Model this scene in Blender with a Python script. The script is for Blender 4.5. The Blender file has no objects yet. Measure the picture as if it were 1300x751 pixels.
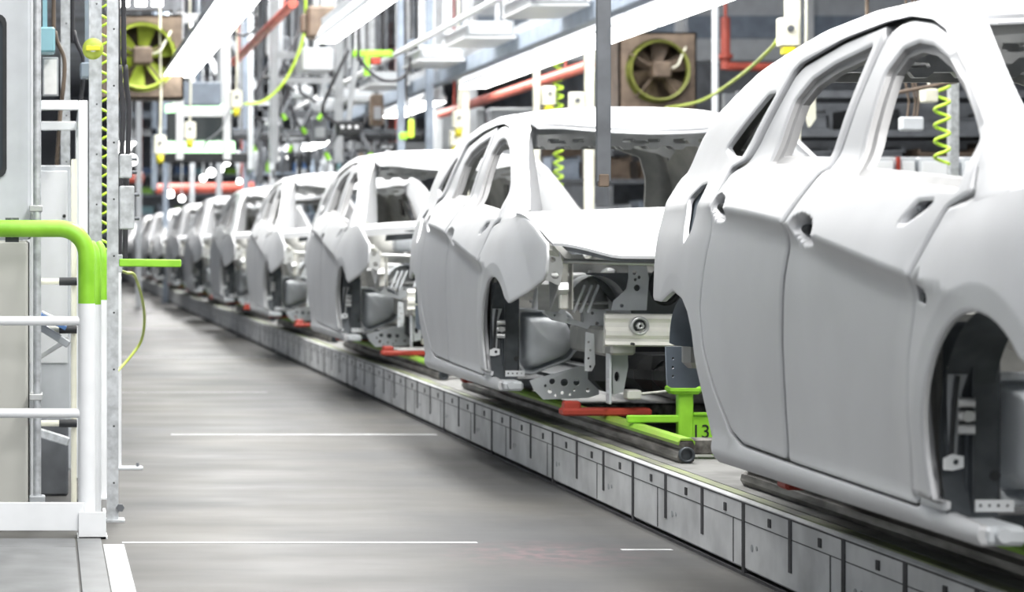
import bpy, math, random
import numpy as np
from functools import lru_cache
from mathutils import Vector, Matrix
from mathutils.geometry import delaunay_2d_cdt
random.seed(7)
SC = bpy.context.scene
COL = SC.collection
F = 2970.0; H = 1.075; VX = 60.0; VY = 310.0        # focal length in px, eye height, vanishing point

# ---------------------------------------------------------------- camera, world, lights, exposure
cd = bpy.data.cameras.new('camera'); cam = bpy.data.objects.new('camera', cd); COL.objects.link(cam)
cam.location = (0, 0, H); cam.rotation_euler = (math.pi/2, 0, 0)
cd.sensor_width = 36; cd.lens = F/1300*36
cd.shift_x = (650-VX)/1300; cd.shift_y = -(375.5-VY)/1300
cd.clip_end = 300
cd.dof.use_dof = True; cd.dof.focus_distance = 8.2; cd.dof.aperture_fstop = 3.9
SC.camera = cam
SC.view_settings.view_transform = 'Standard'; SC.view_settings.look = 'None'
SC.view_settings.gamma = 1; SC.view_settings.use_curve_mapping = False
SC.view_settings.exposure = 0.74
wd = bpy.data.worlds.new('World'); SC.world = wd; wd.use_nodes = True
wd.node_tree.nodes['Background'].inputs[0].default_value = (.86, .93, 1, 1)
wd.node_tree.nodes['Background'].inputs[1].default_value = .22
def area(name, loc, sx, sy, power, rot=(0, 0, 0), col=(1, .985, .96)):
    l = bpy.data.lights.new(name, 'AREA'); l.shape = 'RECTANGLE'; l.size = sx; l.size_y = sy
    l.energy = power; l.color = col
    o = bpy.data.objects.new(name, l); COL.objects.link(o); o.location = loc; o.rotation_euler = rot
    return o
# unseen area lights: overhead hall light, plus fill added for car fronts and sides
HALL = [(1.8, -3.5, 4.8, 620), (.6, 10, 5.4, 120), (-.2, 4, 5.4, 90), (2.6, 4.2, 5.4, 300), (2.5, 12.5, 5.4, 380), (1.6, 21, 5.4, 200), (3.0, 21, 5.4, 330), (6.4, 11, 5.4, 150), (6.4, 22, 5.4, 260), (2.6, 31, 5.4, 480), (2.6, 45, 5.4, 620), (6.8, 36, 5.4, 300), (2.6, 60, 5.4, 620)]
for (x, y, z, p) in HALL:
    area('hall_fill_light', (x, y, z), .8, 7.0, p)

# ---------------------------------------------------------------- materials
def mat(name, col, rough=.5, metal=0., noise=.06, scale=6., col2=None, bump=0., emit=0., spec=.5, stretch=None, detail=3.):
    m = bpy.data.materials.new(name); m.use_nodes = True
    nt = m.node_tree; b = nt.nodes['Principled BSDF']
    b.inputs['Roughness'].default_value = rough; b.inputs['Metallic'].default_value = metal
    b.inputs['Specular IOR Level'].default_value = spec
    tc = nt.nodes.new('ShaderNodeTexCoord'); nz = nt.nodes.new('ShaderNodeTexNoise')
    nz.inputs['Scale'].default_value = scale; nz.inputs['Detail'].default_value = detail
    mp = nt.nodes.new('ShaderNodeMapping')
    if stretch: mp.inputs['Scale'].default_value = stretch
    nt.links.new(tc.outputs['Object'], mp.inputs['Vector']); nt.links.new(mp.outputs[0], nz.inputs['Vector'])
    cr = nt.nodes.new('ShaderNodeValToRGB')
    c1 = [max(0, c*(1-noise)) for c in col]; c2 = col2 or [min(1, c*(1+noise)) for c in col]
    cr.color_ramp.elements[0].position = .35; cr.color_ramp.elements[1].position = .65
    cr.color_ramp.elements[0].color = (*c1, 1); cr.color_ramp.elements[1].color = (*c2, 1)
    nt.links.new(nz.outputs[0], cr.inputs[0]); nt.links.new(cr.outputs[0], b.inputs['Base Color'])
    if bump:
        bp = nt.nodes.new('ShaderNodeBump'); bp.inputs['Strength'].default_value = bump; bp.inputs['Distance'].default_value = .01
        nt.links.new(nz.outputs[0], bp.inputs['Height']); nt.links.new(bp.outputs[0], b.inputs['Normal'])
    if emit:
        b.inputs['Emission Color'].default_value = (*col, 1); b.inputs['Emission Strength'].default_value = emit
    return m
MT = {}
def D(k, *a, **kw): MT[k] = mat(k, *a, **kw)
D('body', (.62, .63, .65), .46, .4, .04, 3.)
D('reveal', (.36, .36, .365), .45, .3, .06, 10.)
D('olive', (.20, .22, .05), .5, .1, .3, 6.)
D('steel', (.60, .61, .61), .34, .6, .10, 14.)
D('bright', (.86, .85, .80), .3, .25, .06, 10.)
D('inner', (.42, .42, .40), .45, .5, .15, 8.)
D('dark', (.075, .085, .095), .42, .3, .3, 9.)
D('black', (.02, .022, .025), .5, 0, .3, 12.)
D('liner', (.10, .125, .15), .5, 0, .12, 8.)
D('green', (.26, .62, .03), .42, 0, .10, 9., col2=(.33, .72, .05))
D('greenworn', (.30, .62, .05), .5, .1, .15, 9., col2=(.27, .40, .07), stretch=(1, .4, 1), detail=8)
D('kerbedge', (.17, .17, .15), .6, .1, .2, 9., col2=(.26, .30, .14), stretch=(1, .4, 1), detail=8)
D('runner', (.12, .11, .10), .5, .4, .4, 14., col2=(.26, .25, .23), stretch=(2, .3, 2), detail=8)
D('red', (.42, .05, .03), .5, 0, .2, 9.)
D('redpipe', (.50, .10, .07), .45, 0, .15, 5.)
D('kerb', (.66, .67, .68), .5, .05, .2, 5., col2=(.76, .77, .78), detail=8)
D('kerbslot', (.06, .06, .065), .7, 0, .3, 9.)
D('platform', (.16, .165, .17), .5, .2, .15, 6., detail=7)
D('floorline', (.42, .43, .44), .6, 0, .15, 12.)
D('bed', (.17, .17, .165), .55, .1, .3, 6., detail=8)
D('white', (.84, .86, .88), .35, 0, .03, 8.)
D('cream', (.80, .79, .66), .4, 0, .05, 8.)
D('beige', (.56, .56, .52), .42, 0, .03, 4.)
D('galv', (.52, .54, .56), .45, .4, .2, 30., detail=6)
D('grey', (.40, .42, .44), .45, .1, .08, 7.)
D('lgrey', (.62, .65, .68), .45, .05, .06, 7.)
D('dgrey', (.14, .15, .165), .5, .2, .2, 7.)
D('bluegrey', (.28, .33, .40), .5, .1, .12, 7.)
D('brown', (.16, .12, .09), .5, .2, .25, 7.)
D('teal', (.22, .42, .48), .4, 0, .08, 7.)
D('blue', (.07, .16, .36), .45, 0, .12, 7.)
D('orange', (.70, .22, .05), .45, 0, .1, 7.)
D('yellow', (.80, .70, .04), .4, 0, .08, 7.)
D('lime', (.58, .85, .06), .4, 0, .08, 9.)
D('fangreen', (.45, .55, .08), .4, 0, .2, 6.)
D('lamp', (1, .99, .95), .4, 0, 0., 3., emit=7.)
D('screen', (.03, .04, .045), .2, 0, .1, 4.)
D('screenlit', (.55, 1., .55), .4, 0, .3, 18., emit=1.3)
D('ink', (.01, .012, .01), .6, 0, .1, 9.)
D('cable', (.03, .03, .035), .5, 0, .2, 9.)
D('paper', (.85, .85, .83), .6, 0, .05, 30.)
D('wallm', (.46, .49, .53), .7, 0, .25, .6, col2=(.62, .66, .72), detail=6)
D('glassdark', (.05, .06, .07), .12, 0, .1, 3.)

# ---------------------------------------------------------------- mesh helpers
class MB:
    def __init__(s): s.v = []; s.f = []; s.sm = []; s.mi = []; s.m = 0; s.n = {}
    def add(s, vs, fs, smooth=False):
        o = len(s.v); s.v += [tuple(v) for v in vs]
        for f in fs: s.f.append(tuple(i+o for i in f)); s.sm.append(smooth); s.mi.append(s.m)
        return s
    def box(s, x0, x1, y0, y1, z0, z1, M=None, b=0.):
        if b <= 0:
            vs = [(x, y, z) for x in (x0, x1) for y in (y0, y1) for z in (z0, z1)]
            fs = [(0, 1, 3, 2), (4, 6, 7, 5), (0, 4, 5, 1), (2, 3, 7, 6), (0, 2, 6, 4), (1, 5, 7, 3)]
        else:                                       # bevelled box: octagonal rings in plan stacked in z
            b = min(b, (x1-x0)*.45, (y1-y0)*.45, (z1-z0)*.45)
            def ring(i, z):
                c = b
                X0, X1, Y0, Y1 = x0+i, x1-i, y0+i, y1-i; c = max(b-i*.6, b*.3)
                return [(X0+c, Y0, z), (X1-c, Y0, z), (X1, Y0+c, z), (X1, Y1-c, z), (X1-c, Y1, z), (X0+c, Y1, z), (X0, Y1-c, z), (X0, Y0+c, z)]
            vs = ring(b, z0)+ring(0, z0+b)+ring(0, z1-b)+ring(b, z1)
            fs = [tuple(range(7, -1, -1)), tuple(range(24, 32))]
            for k in range(3):
                for i in range(8):
                    j = (i+1) % 8; fs.append((k*8+i, k*8+j, k*8+8+j, k*8+8+i))
        if M is not None: vs = [M @ Vector(v) for v in vs]
        return s.add(vs, fs)
    def beam(s, p, q, w, h, up=(0, 0, 1)):          # rectangular bar from p to q
        p, q = Vector(p), Vector(q); d = (q-p); L = d.length; d.normalize()
        u = Vector(up)
        if abs(d.dot(u)) > .95: u = Vector((1, 0, 0))
        x = d.cross(u).normalized(); z = x.cross(d).normalized()
        M = Matrix((x, d, z)).transposed().to_4x4(); M.translation = p
        return s.box(-w/2, w/2, 0, L, -h/2, h/2, M, b=min(w, h)*.12)
    def tube(s, pts, r, n=10, caps=True):
        P = [Vector(p) for p in pts]; rs = r if isinstance(r, (list, tuple)) else [r]*len(P)
        t0 = (P[1]-P[0]).normalized(); a = Vector((0, 0, 1)) if abs(t0.z) < .9 else Vector((1, 0, 0))
        nx = t0.cross(a).normalized(); vs = []; fs = []
        for i, p in enumerate(P):
            t = (P[min(i+1, len(P)-1)]-P[max(i-1, 0)]).normalized()
            nx = (nx-t*nx.dot(t)).normalized(); ny = t.cross(nx)
            for k in range(n):
                an = 2*math.pi*k/n; vs.append(p+(nx*math.cos(an)+ny*math.sin(an))*rs[i])
        for i in range(len(P)-1):
            for k in range(n):
                j = (k+1) % n; fs.append((i*n+k, i*n+j, (i+1)*n+j, (i+1)*n+k))
        s.add(vs, fs, True)
        if caps:
            s.add(vs[:n], [tuple(range(n-1, -1, -1))]); s.add(vs[-n:], [tuple(range(n))])
        return s
    def lathe(s, prof, n=24, M=None):               # profile [(r, h)] spun about local z
        vs = [(r*math.cos(2*math.pi*k/n), r*math.sin(2*math.pi*k/n), h) for (r, h) in prof for k in range(n)]
        if M is not None: vs = [M @ Vector(v) for v in vs]
        fs = [(i*n+k, i*n+(k+1) % n, (i+1)*n+(k+1) % n, (i+1)*n+k) for i in range(len(prof)-1) for k in range(n)]
        return s.add(vs, fs, True)
    def prism(s, poly, pos, d0, d1):                # poly in (u, v), pos(u, v, d) -> point
        n = len(poly); vs = [pos(u, v, d0) for u, v in poly]+[pos(u, v, d1) for u, v in poly]
        fs = [tuple(range(n)), tuple(range(2*n-1, n-1, -1))]+[(i, i+n, (i+1) % n+n, (i+1) % n) for i in range(n)]
        return s.add(vs, fs)
    def build(s, name, m, parent=None, bevel=0.):
        me = bpy.data.meshes.new(name); me.from_pydata(s.v, [], s.f)
        for k in (m if isinstance(m, (list, tuple)) else [m]): me.materials.append(MT[k])
        me.polygons.foreach_set('use_smooth', s.sm); me.polygons.foreach_set('material_index', s.mi)
        if s.n:
            nn = [s.n.get(i, (0, 0, 0)) for i in range(len(s.v))]
            me.normals_split_custom_set_from_vertices(nn)
        me.update()
        o = bpy.data.objects.new(name, me); COL.objects.link(o)
        if parent is not None: o.parent = parent
        if bevel:
            bm = o.modifiers.new('bevel', 'BEVEL'); bm.width = bevel; bm.segments = 2; bm.limit_method = 'ANGLE'
        return o
def tag(o, label=None, cat=None, group=None, kind=None):
    if label: o['label'] = label
    if cat: o['category'] = cat
    if group: o['group'] = group
    if kind: o['kind'] = kind
    return o
def thing(name, label, cat, loc=(0, 0, 0), group=None):
    o = bpy.data.objects.new(name, None); COL.objects.link(o); o.location = loc; o.empty_display_size = .1
    return tag(o, label, cat, group)
def copy_tree(o, parent=None, skip=()):
    c = o.copy(); COL.objects.link(c); c.parent = parent
    for ch in o.children:
        if ch.name.split('.')[0] in skip: continue
        copy_tree(ch, c, skip)
    return c
def at(px, py, Y): return Vector(((px-VX)*Y/F, Y, H+(VY-py)*Y/F))

def resample(poly, step, closed=True):
    P = [Vector((p[0], p[1])) for p in poly]; out = []
    n = len(P)
    for i in range(n if closed else n-1):
        a, b = P[i], P[(i+1) % n]; k = max(1, int(math.ceil((b-a).length/step)))
        for j in range(k): out.append(a+(b-a)*(j/k))
    if not closed: out.append(P[-1])
    return out
def chaikin(P, it=2):
    for _ in range(it):
        Q = []
        for i in range(len(P)):
            a, b = P[i], P[(i+1) % len(P)]; Q += [a*.75+b*.25, a*.25+b*.75]
        P = Q
    return P
def soft(poly, step=.04, r=2): return resample([tuple(p) for p in chaikin(resample(poly, step), r)], .028)
def inside(pts, poly):
    x, y = pts[:, 0], pts[:, 1]; P = np.array([tuple(p) for p in poly]); r = np.zeros(len(pts), bool)
    j = len(P)-1
    for i in range(len(P)):
        (xi, yi), (xj, yj) = P[i], P[j]
        if yi != yj:
            r ^= ((yi > y) != (yj > y)) & (x < (xj-xi)*(y-yi)/(yj-yi)+xi)
        j = i
    return r
def seg_dist(pts, poly, closed=True):
    P = np.array([tuple(p) for p in poly]); d = np.full(len(pts), 1e9)
    for i in range(len(P) if closed else len(P)-1):
        a, b = P[i], P[(i+1) % len(P)]; ab = b-a; L = max(1e-12, ab @ ab)
        t = np.clip(((pts-a) @ ab)/L, 0, 1); d = np.minimum(d, np.hypot(*(pts-(a+t[:, None]*ab)).T))
    return d
def circ(u, v, r, n=14, ry=None): return [Vector((u+r*math.cos(2*math.pi*k/n), v+(ry or r)*math.sin(2*math.pi*k/n))) for k in range(n)]
def sheet(mb, out, holes, pos, grid=.03, th=.012, edge=.004, lines=(), extra=(), flip=False, rough=True, fd=True, inset=.011, nogrid=None):
    """sheet-metal panel: outline and holes in (u,v), shaped by pos(u,v,depth)"""
    out = soft(out) if rough else [Vector(p) for p in out]
    hs = [[Vector(p) for p in h] for h in holes]
    loops = [out]+hs
    pts = []; edges = []; bnd = set()
    for L in loops:
        o = len(pts); n = len(L)
        for i, p in enumerate(L):
            pts.append(p); bnd.add(o+i); edges.append((o+i, o+(i+1) % n))
    cand = []
    if inset and edge:
        for L in loops:
            for i in range(len(L)):
                t = L[(i+1) % len(L)]-L[i-1]
                if t.length > 1e-6:
                    nn = Vector((-t.y, t.x)).normalized()
                    cand += [tuple(L[i]+nn*inset), tuple(L[i]-nn*inset)]
    cand = np.array(cand) if cand else np.zeros((0, 2))
    def ok(c, md):
        if len(c) == 0: return c
        k = inside(c, out)
        for h in hs: k &= ~inside(c, h)
        c = c[k]
        if len(c) == 0: return c
        d = seg_dist(c, out)
        for h in hs: d = np.minimum(d, seg_dist(c, h))
        return c[d > md]
    keep = [ok(cand, inset*.8)]
    if len(extra): keep.append(ok(np.array([tuple(e) for e in extra]), .006))
    us = [p.x for p in out]; vs_ = [p.y for p in out]
    if grid:
        gu = np.arange(min(us)+grid*.5, max(us), grid); gv = np.arange(min(vs_)+grid*.5, max(vs_), grid)
        if len(gu) and len(gv):
            g = np.array([(a+(grid*.5 if j % 2 else 0), b) for j, b in enumerate(gv) for a in gu])
            g = ok(g, inset*1.9 if edge else grid*.4)
            if nogrid is not None and len(g): g = g[[not nogrid(a, b) for a, b in g]]
            for l in lines:
                if len(g): g = g[seg_dist(g, l, False) > grid*.75]
            keep.append(g)
    for l in lines:
        lp = ok(np.array([tuple(p) for p in resample(l, grid*.7, False)]), .012)
        nrm = Vector((l[-1][0]-l[0][0], l[-1][1]-l[0][1])).normalized(); nrm = np.array((-nrm.y, nrm.x))
        keep += [lp, ok(lp+nrm*.012, .012), ok(lp-nrm*.012, .012)]
    allp = [tuple(p) for p in pts]
    for k in keep: allp += [tuple(p) for p in k]
    vo, eo, fo, *_ = delaunay_2d_cdt([Vector(p) for p in allp], edges, [], 0, 1e-6)
    V = np.array([tuple(v) for v in vo]); T = np.array([f for f in fo if len(f) == 3])
    cen = V[T].mean(1); k = inside(cen, out)
    for h in hs: k &= ~inside(cen, h)
    T = T[k]
    A, B, C = V[T[:, 0]], V[T[:, 1]], V[T[:, 2]]
    ar = (B[:, 0]-A[:, 0])*(C[:, 1]-A[:, 1])-(B[:, 1]-A[:, 1])*(C[:, 0]-A[:, 0])
    T = T[np.abs(ar) > 1e-9]; ar = ar[np.abs(ar) > 1e-9]
    T[ar < 0] = T[ar < 0][:, ::-1]
    if flip: T = T[:, ::-1]
    cnt = {}
    for t in T:
        for i in range(3):
            a, b = int(t[i]), int(t[(i+1) % 3]); cnt[(min(a, b), max(a, b))] = cnt.get((min(a, b), max(a, b)), 0)+1
    be = [(int(t[i]), int(t[(i+1) % 3])) for t in T for i in range(3) if cnt[tuple(sorted((int(t[i]), int(t[(i+1) % 3]))))] == 1]
    bv = {a for e in be for a in e}
    nV = len(V)
    front = [Vector(pos(u, v, edge if i in bv else 0)) for i, (u, v) in enumerate(V)]
    o = len(mb.v)
    mb.add(front, [tuple(map(int, t)) for t in T], True)
    if fd:
        e = .004
        for i, (u, v) in enumerate(V):
            if i in bv: continue
            du = Vector(pos(u+e, v, 0))-Vector(pos(u-e, v, 0)); dv = Vector(pos(u, v+e, 0))-Vector(pos(u, v-e, 0))
            nn = du.cross(dv).normalized()
            mb.n[o+i] = tuple(-nn if flip else nn)
    if th:
        back = [Vector(pos(u, v, th)) for (u, v) in V]
        mb.add(back, [tuple(map(int, t[::-1])) for t in T], True)
        rim = []; rf = []
        for a, b in be:
            q = len(rim); rim += [front[a], front[b], back[b], back[a]]; rf.append((q+1, q, q+3, q+2))
        mb.add(rim, rf)
    return mb
def lerp_tab(tab, x):
    if x <= tab[0][0]: return tab[0][1]
    for (a, va), (b, vb) in zip(tab, tab[1:]):
        if x <= b: return va+(vb-va)*(x-a)/(b-a)
    return tab[-1][1]
def smooth_tab(tab, x):                              # Catmull-Rom through the table
    n = len(tab)
    if x <= tab[0][0]: return tab[0][1]+(tab[1][1]-tab[0][1])/(tab[1][0]-tab[0][0])*(x-tab[0][0])
    if x >= tab[-1][0]: return tab[-1][1]+(tab[-1][1]-tab[-2][1])/(tab[-1][0]-tab[-2][0])*(x-tab[-1][0])
    i = 0
    while tab[i+1][0] < x: i += 1
    x0, y0 = tab[i]; x1, y1 = tab[i+1]; h = x1-x0; t = (x-x0)/h
    m0 = (y1-tab[i-1][1])/(x1-tab[i-1][0]) if i > 0 else (y1-y0)/h
    m1 = (tab[i+2][1]-y0)/(tab[i+2][0]-x0) if i+2 < n else (y1-y0)/h
    return (2*t**3-3*t*t+1)*y0+(t**3-2*t*t+t)*h*m0+(-2*t**3+3*t*t)*y1+(t**3-t*t)*h*m1
def sstep(a, b, x):
    t = min(1, max(0, (x-a)/(b-a))); return t*t*(3-2*t)
# ================================================================ setting
XC = 2.87; PITCH = 5.38; AX0 = 4.955; NCAR = 12
KX = 2.263; KZ = .25
def floor_mat():
    m = MT['floor'] = mat('floor', (.098, .100, .103), .4, 0, .06, .9, col2=(.125, .122, .115), spec=.03, detail=7)
    nt = m.node_tree; b = nt.nodes['Principled BSDF']; L = nt.links
    tc = nt.nodes.new('ShaderNodeTexCoord')
    n2 = nt.nodes.new('ShaderNodeTexNoise'); n2.inputs['Scale'].default_value = 1.6; n2.inputs['Detail'].default_value = 9
    mp = nt.nodes.new('ShaderNodeMapping'); mp.inputs['Scale'].default_value = (.6, 1.4, 1)
    L.new(tc.outputs['Object'], mp.inputs[0]); L.new(mp.outputs[0], n2.inputs[0])
    mr = nt.nodes.new('ShaderNodeMapRange'); mr.inputs[1].default_value = .3; mr.inputs[2].default_value = .7
    mr.inputs[3].default_value = .34; mr.inputs[4].default_value = .52
    L.new(n2.outputs[0], mr.inputs[0]); L.new(mr.outputs[0], b.inputs['Roughness'])
    # a reddish spill on the concrete beside the kerb
    vm = nt.nodes.new('ShaderNodeVectorMath'); vm.operation = 'DISTANCE'; vm.inputs[1].default_value = (1.73, 8.12, 0)
    L.new(tc.outputs['Object'], vm.inputs[0])
    m2 = nt.nodes.new('ShaderNodeMapRange'); m2.inputs[1].default_value = .06; m2.inputs[2].default_value = .42; m2.inputs[3].default_value = .75; m2.inputs[4].default_value = 0
    L.new(vm.outputs['Value'], m2.inputs[0])
    n3 = nt.nodes.new('ShaderNodeTexNoise'); n3.inputs['Scale'].default_value = 14; n3.inputs['Detail'].default_value = 8
    L.new(tc.outputs['Object'], n3.inputs[0])
    m3 = nt.nodes.new('ShaderNodeMapRange'); m3.inputs[1].default_value = .42; m3.inputs[2].default_value = .66
    L.new(n3.outputs[0], m3.inputs[0])
    mu = nt.nodes.new('ShaderNodeMath'); mu.operation = 'MULTIPLY'
    L.new(m2.outputs[0], mu.inputs[0]); L.new(m3.outputs[0], mu.inputs[1])
    mx = nt.nodes.new('ShaderNodeMix'); mx.data_type = 'RGBA'; mx.inputs['B'].default_value = (.20, .13, .14, 1)
    src = b.inputs['Base Color'].links[0].from_socket
    L.new(mu.outputs[0], mx.inputs['Factor']); L.new(src, mx.inputs['A']); L.new(mx.outputs['Result'], b.inputs['Base Color'])
floor_mat()
def struct(name, mb, m): return tag(mb.build(name, m), kind='structure')
struct('floor', MB().box(-6, 14, -8, 80, -.1, 0), 'floor')
t = MB()                                              # painted lines across and along the aisle
for (x0, x1, y, w) in [(.27, 1.55, 8.42, .035), (2.02, 2.2, 8.22, .03), (.7, 2.2, 13.2, .05), (.3, 2.2, 22.3, .07), (.3, 2.2, 29.8, .10), (.3, 2.2, 38, .1), (.3, 1.6, 17., .03)]:
    t.box(x0, x1, y, y+w, 0, .0015)
t.box(.20, .275, 6.9, 8.38, 0, .002)
struct('trim_1', t, 'floorline')
struct('ceiling', MB().box(-6.3, 14, -8, 78.3, 6.0, 6.2), 'wallm')
struct('wall_back', MB().box(-6, 14, 78, 78.3, 0, 6), 'wallm')
struct('wall_right', MB().box(13.7, 14, 24, 78, 0, 6), 'wallm')
struct('wall_left', MB().box(-6.3, -6, 14, 78, 0, 6), 'wallm')
# the raised conveyor bed: kerb faced with steel plates
k = MB()
k.box(KX, KX+.34, 2.5, 76, .02, KZ, b=.008)
struct('conveyor_kerb', k, 'kerb')
struct('conveyor_bed', MB().box(KX+.34, 3.2, 2.5, 76, 0, .21), 'bed')
struct('conveyor_kerb_far', MB().box(3.2, 3.2+.34, 2.5, 76, .0, KZ, b=.008), 'kerb')
k = MB(); y = 3.3; i = 0
while y < 44:
    k.box(KX-.003, KX+.01, y-.014, y+.014, .075 if i % 3 else .0, KZ-.012)
    k.box(KX-.004, KX+.01, y+.19, y+.215, KZ-.062, KZ-.035)
    if i % 2: k.box(KX-.002, KX+.01, y+.11, y+.116, .03, KZ-.075)
    y += .478; i += 1
k.box(KX-.002, KX+.01, 2.5, 60, KZ-.016, KZ-.011); k.box(KX-.0015, KX+.01, 2.5, 60, KZ-.075, KZ-.072)
k.box(KX-.002, KX+.01, 2.5, 60, 0, .010)
struct('trim_2', k, 'kerbslot')
k = MB()
for j in range(30):
    yy = 3.55+j*.96; 
    for dz in (.10,):
        k.tube([(KX-.002, yy+.12, dz), (KX+.004, yy+.12, dz)], .012, 10); k.tube([(KX-.002, yy+.07, dz+.005), (KX+.004, yy+.07, dz+.005)], .008, 10)
struct('trim_3', k, 'grey')
k = MB().box(KX+.01, KX+.05, 2.5, 50, KZ, KZ+.004)
struct('trim_4', k, 'kerbedge')
struct('trim_6', MB().box(KX+.06, KX+.335, 2.5, 60, KZ, KZ+.003), 'bed')

# ================================================================ car body prototype
ZB = .41
CRE = [(-.2, .93), (.1, .965), (.43, 1.005), (1.1, 1.095), (1.414, 1.137), (1.98, 1.181), (2.45, 1.20), (3.1, 1.215)]
BASE = [(.40, .830), (.43, .858), (.46, .866), (.50, .856), (.60, .860), (.72, .868), (.86, .869), (1.0, .865), (1.1, .854), (1.18, .832), (1.24, .807), (1.30, .784), (1.45, .737), (1.63, .668), (1.72, .636), (1.85, .58)]
TOP = [(3.035, 1.215), (3.035, 1.235), (2.965, 1.290), (2.925, 1.305), (2.895, 1.36), (2.84, 1.455), (2.70, 1.55), (2.38, 1.638), (1.89, 1.702), (1.5, 1.720), (1.1, 1.712), (.90, 1.687), (.74, 1.640), (.62, 1.572), (.44, 1.472), (.254, 1.368), (.11, 1.289), (.0, 1.225)]
TOPR = TOP[4:]
TOPN = np.array(TOPR)
def dtop(y, z):
    best = 9.
    for (ay, az), (by, bz) in zip(TOPR, TOPR[1:]):
        ey, ez = by-ay, bz-az; t = min(1, max(0, ((y-ay)*ey+(z-az)*ez)/(ey*ey+ez*ez)))
        best = min(best, math.hypot(y-ay-t*ey, z-az-t*ez))
    return best
HANDLES = [(1.235, 1.117), (2.10, 1.189)]
@lru_cache(None)
def W(y, z):
    w = smooth_tab(BASE, z)
    if y > 2.0: w -= .064*(y-2.0)**2
    if y < .1: w -= .125*(y-.1)**2
    t = z-smooth_tab(CRE, y)
    dw = 0.
    for hy, hz in HANDLES:
        q = ((y-hy+.01)/.100)**2+((z-hz+.003-.12*(y-hy))/.040)**2
        if q < 1.3: dw = 1-sstep(.45, 1.15, q)
    A = .038*sstep(.0, .6, y)*(1-.75*sstep(2.0, 2.35, y))*(1-dw)
    if 0 <= t < .20: w += A*(1-t/.20)**1.35
    elif -.09 < t < 0: w += A*(1+t/.09)**2.4
    w -= .006*sstep(.25, .0, abs(z-.72))*sstep(.3, .8, y)*(1-sstep(1.8, 2.2, y))
    for (cy, cz, R0) in ((.035, .635, .30), (2.585, .635, .29)):
        r = math.hypot(y-cy, z-cz)
        if r < .58 and z > .5: w += (.030 if cy < 1 else .010)*max(0., 1-max(0., r-R0-.057)/.21)**1.25
    w -= .022*dw
    if z > 1.2:
        d = dtop(y, z)
        if d < .085: w -= .055*(1-d/.085)**2
    return w
def side(s):
    def pos(y, z, d): return (s*(W(y, z)-d), y, z)
    return pos
def part(mb, name, m, parent, label=None, bevel=0.):
    o = mb.build(name, m, parent, bevel)
    if parent is CAR: o.location = (0, 0, -ZB)
    if label: o['label'] = label
    return o
CAR = thing('car_body', '', 'car body')
SILL = [(.10, .42), (2.10, .42), (2.185, .565), (2.27, .725), (2.305, .80), (2.365, .862), (2.45, .905), (2.585, .925), (2.70, .905), (2.80, .885), (3.04, .885), (3.05, 1.0), (3.045, 1.12)]
DOORF = [(.455, .475), (1.405, .488), (1.422, .62), (1.427, .8), (1.408, .98), (1.372, 1.10), (1.328, 1.22), (1.308, 1.268), (1.258, 1.276), (1.222, 1.58), (1.203, 1.628), (1.15, 1.648), (1.08, 1.652), (.914, 1.628), (.784, 1.590), (.553, 1.473), (.382, 1.371), (.290, 1.312), (.272, 1.265), (.235, 1.19), (.335, 1.160), (.418, 1.0), (.452, .815), (.435, .615)]
WINF = [(1.065, 1.246), (.31, 1.197), (.325, 1.308), (.41, 1.372), (.54, 1.452), (.69, 1.522), (.835, 1.566), (.955, 1.584), (1.05, 1.575), (1.112, 1.52), (1.095, 1.36)]
DOORR = [(1.432, .490), (1.83, .498), (1.95, .527), (2.07, .622), (2.17, .757), (2.222, .88), (2.203, 1.0), (2.168, 1.10), (2.19, 1.19), (2.17, 1.298), (2.06, 1.316), (2.035, 1.338), (1.895, 1.573), (1.855, 1.592), (1.56, 1.634), (1.265, 1.655), (1.245, 1.62), (1.283, 1.276), (1.333, 1.262), (1.352, 1.22), (1.397, 1.10), (1.433, .98), (1.452, .8), (1.447, .62)]
WINR = [(1.303, 1.607), (1.330, 1.280), (1.83, 1.305), (1.815, 1.49), (1.73, 1.545), (1.58, 1.578)]
WINQ = [(2.34, 1.375), (2.25, 1.348), (2.11, 1.338), (1.985, 1.525), (2.06, 1.525)]
APER = [(.44, .467), (1.42, .480), (1.842, .489), (1.965, .518), (2.082, .615), (2.182, .752), (2.231, .88), (2.212, 1.0), (2.178, 1.10), (2.20, 1.19), (2.182, 1.308), (2.066, 1.326), (2.045, 1.343), (1.905, 1.580), (1.862, 1.602), (1.56, 1.645), (1.25, 1.666), (1.08, 1.664), (.910, 1.640), (.780, 1.601), (.549, 1.484), (.377, 1.382), (.280, 1.322), (.262, 1.268), (.19, 1.178), (.325, 1.152), (.408, .995), (.442, .813), (.424, .615)]
FUEL = [(2.60, 1.225), (2.50, 1.262), (2.42, 1.268), (2.42, 1.21), (2.43, 1.12), (2.50, 1.075), (2.555, 1.135)]
FEND = [(.445, .478), (.425, .615), (.442, .815), (.408, .997), (.325, 1.156), (.22, 1.172), (.03, 1.192), (-.10, 1.210), (-.25, 1.196), (-.42, 1.148), (-.60, 1.078), (-.618, 1.02), (-.615, .955), (-.585, .925), (-.42, .872), (-.245, .820)]
for a in range(136, -33, -8):
    FEND.append((.035+.297*math.cos(math.radians(a)), .635+.297*math.sin(math.radians(a))))
FEND += [(.345, .478)]
crease = [[(y, smooth_tab(CRE, y)) for y in np.linspace(a, b, 16)] for a, b in ((.30, 1.10), (1.36, 1.965), (2.215, 2.3))]
def rings(c): return [(c[0]-.01+k*.1*math.cos(a*.262), c[1]-.003+k*(.04*math.sin(a*.262)+.012*math.cos(a*.262))) for k in (.64, .76, .88, 1.0, 1.12, 1.24) for a in range(24)]
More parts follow.
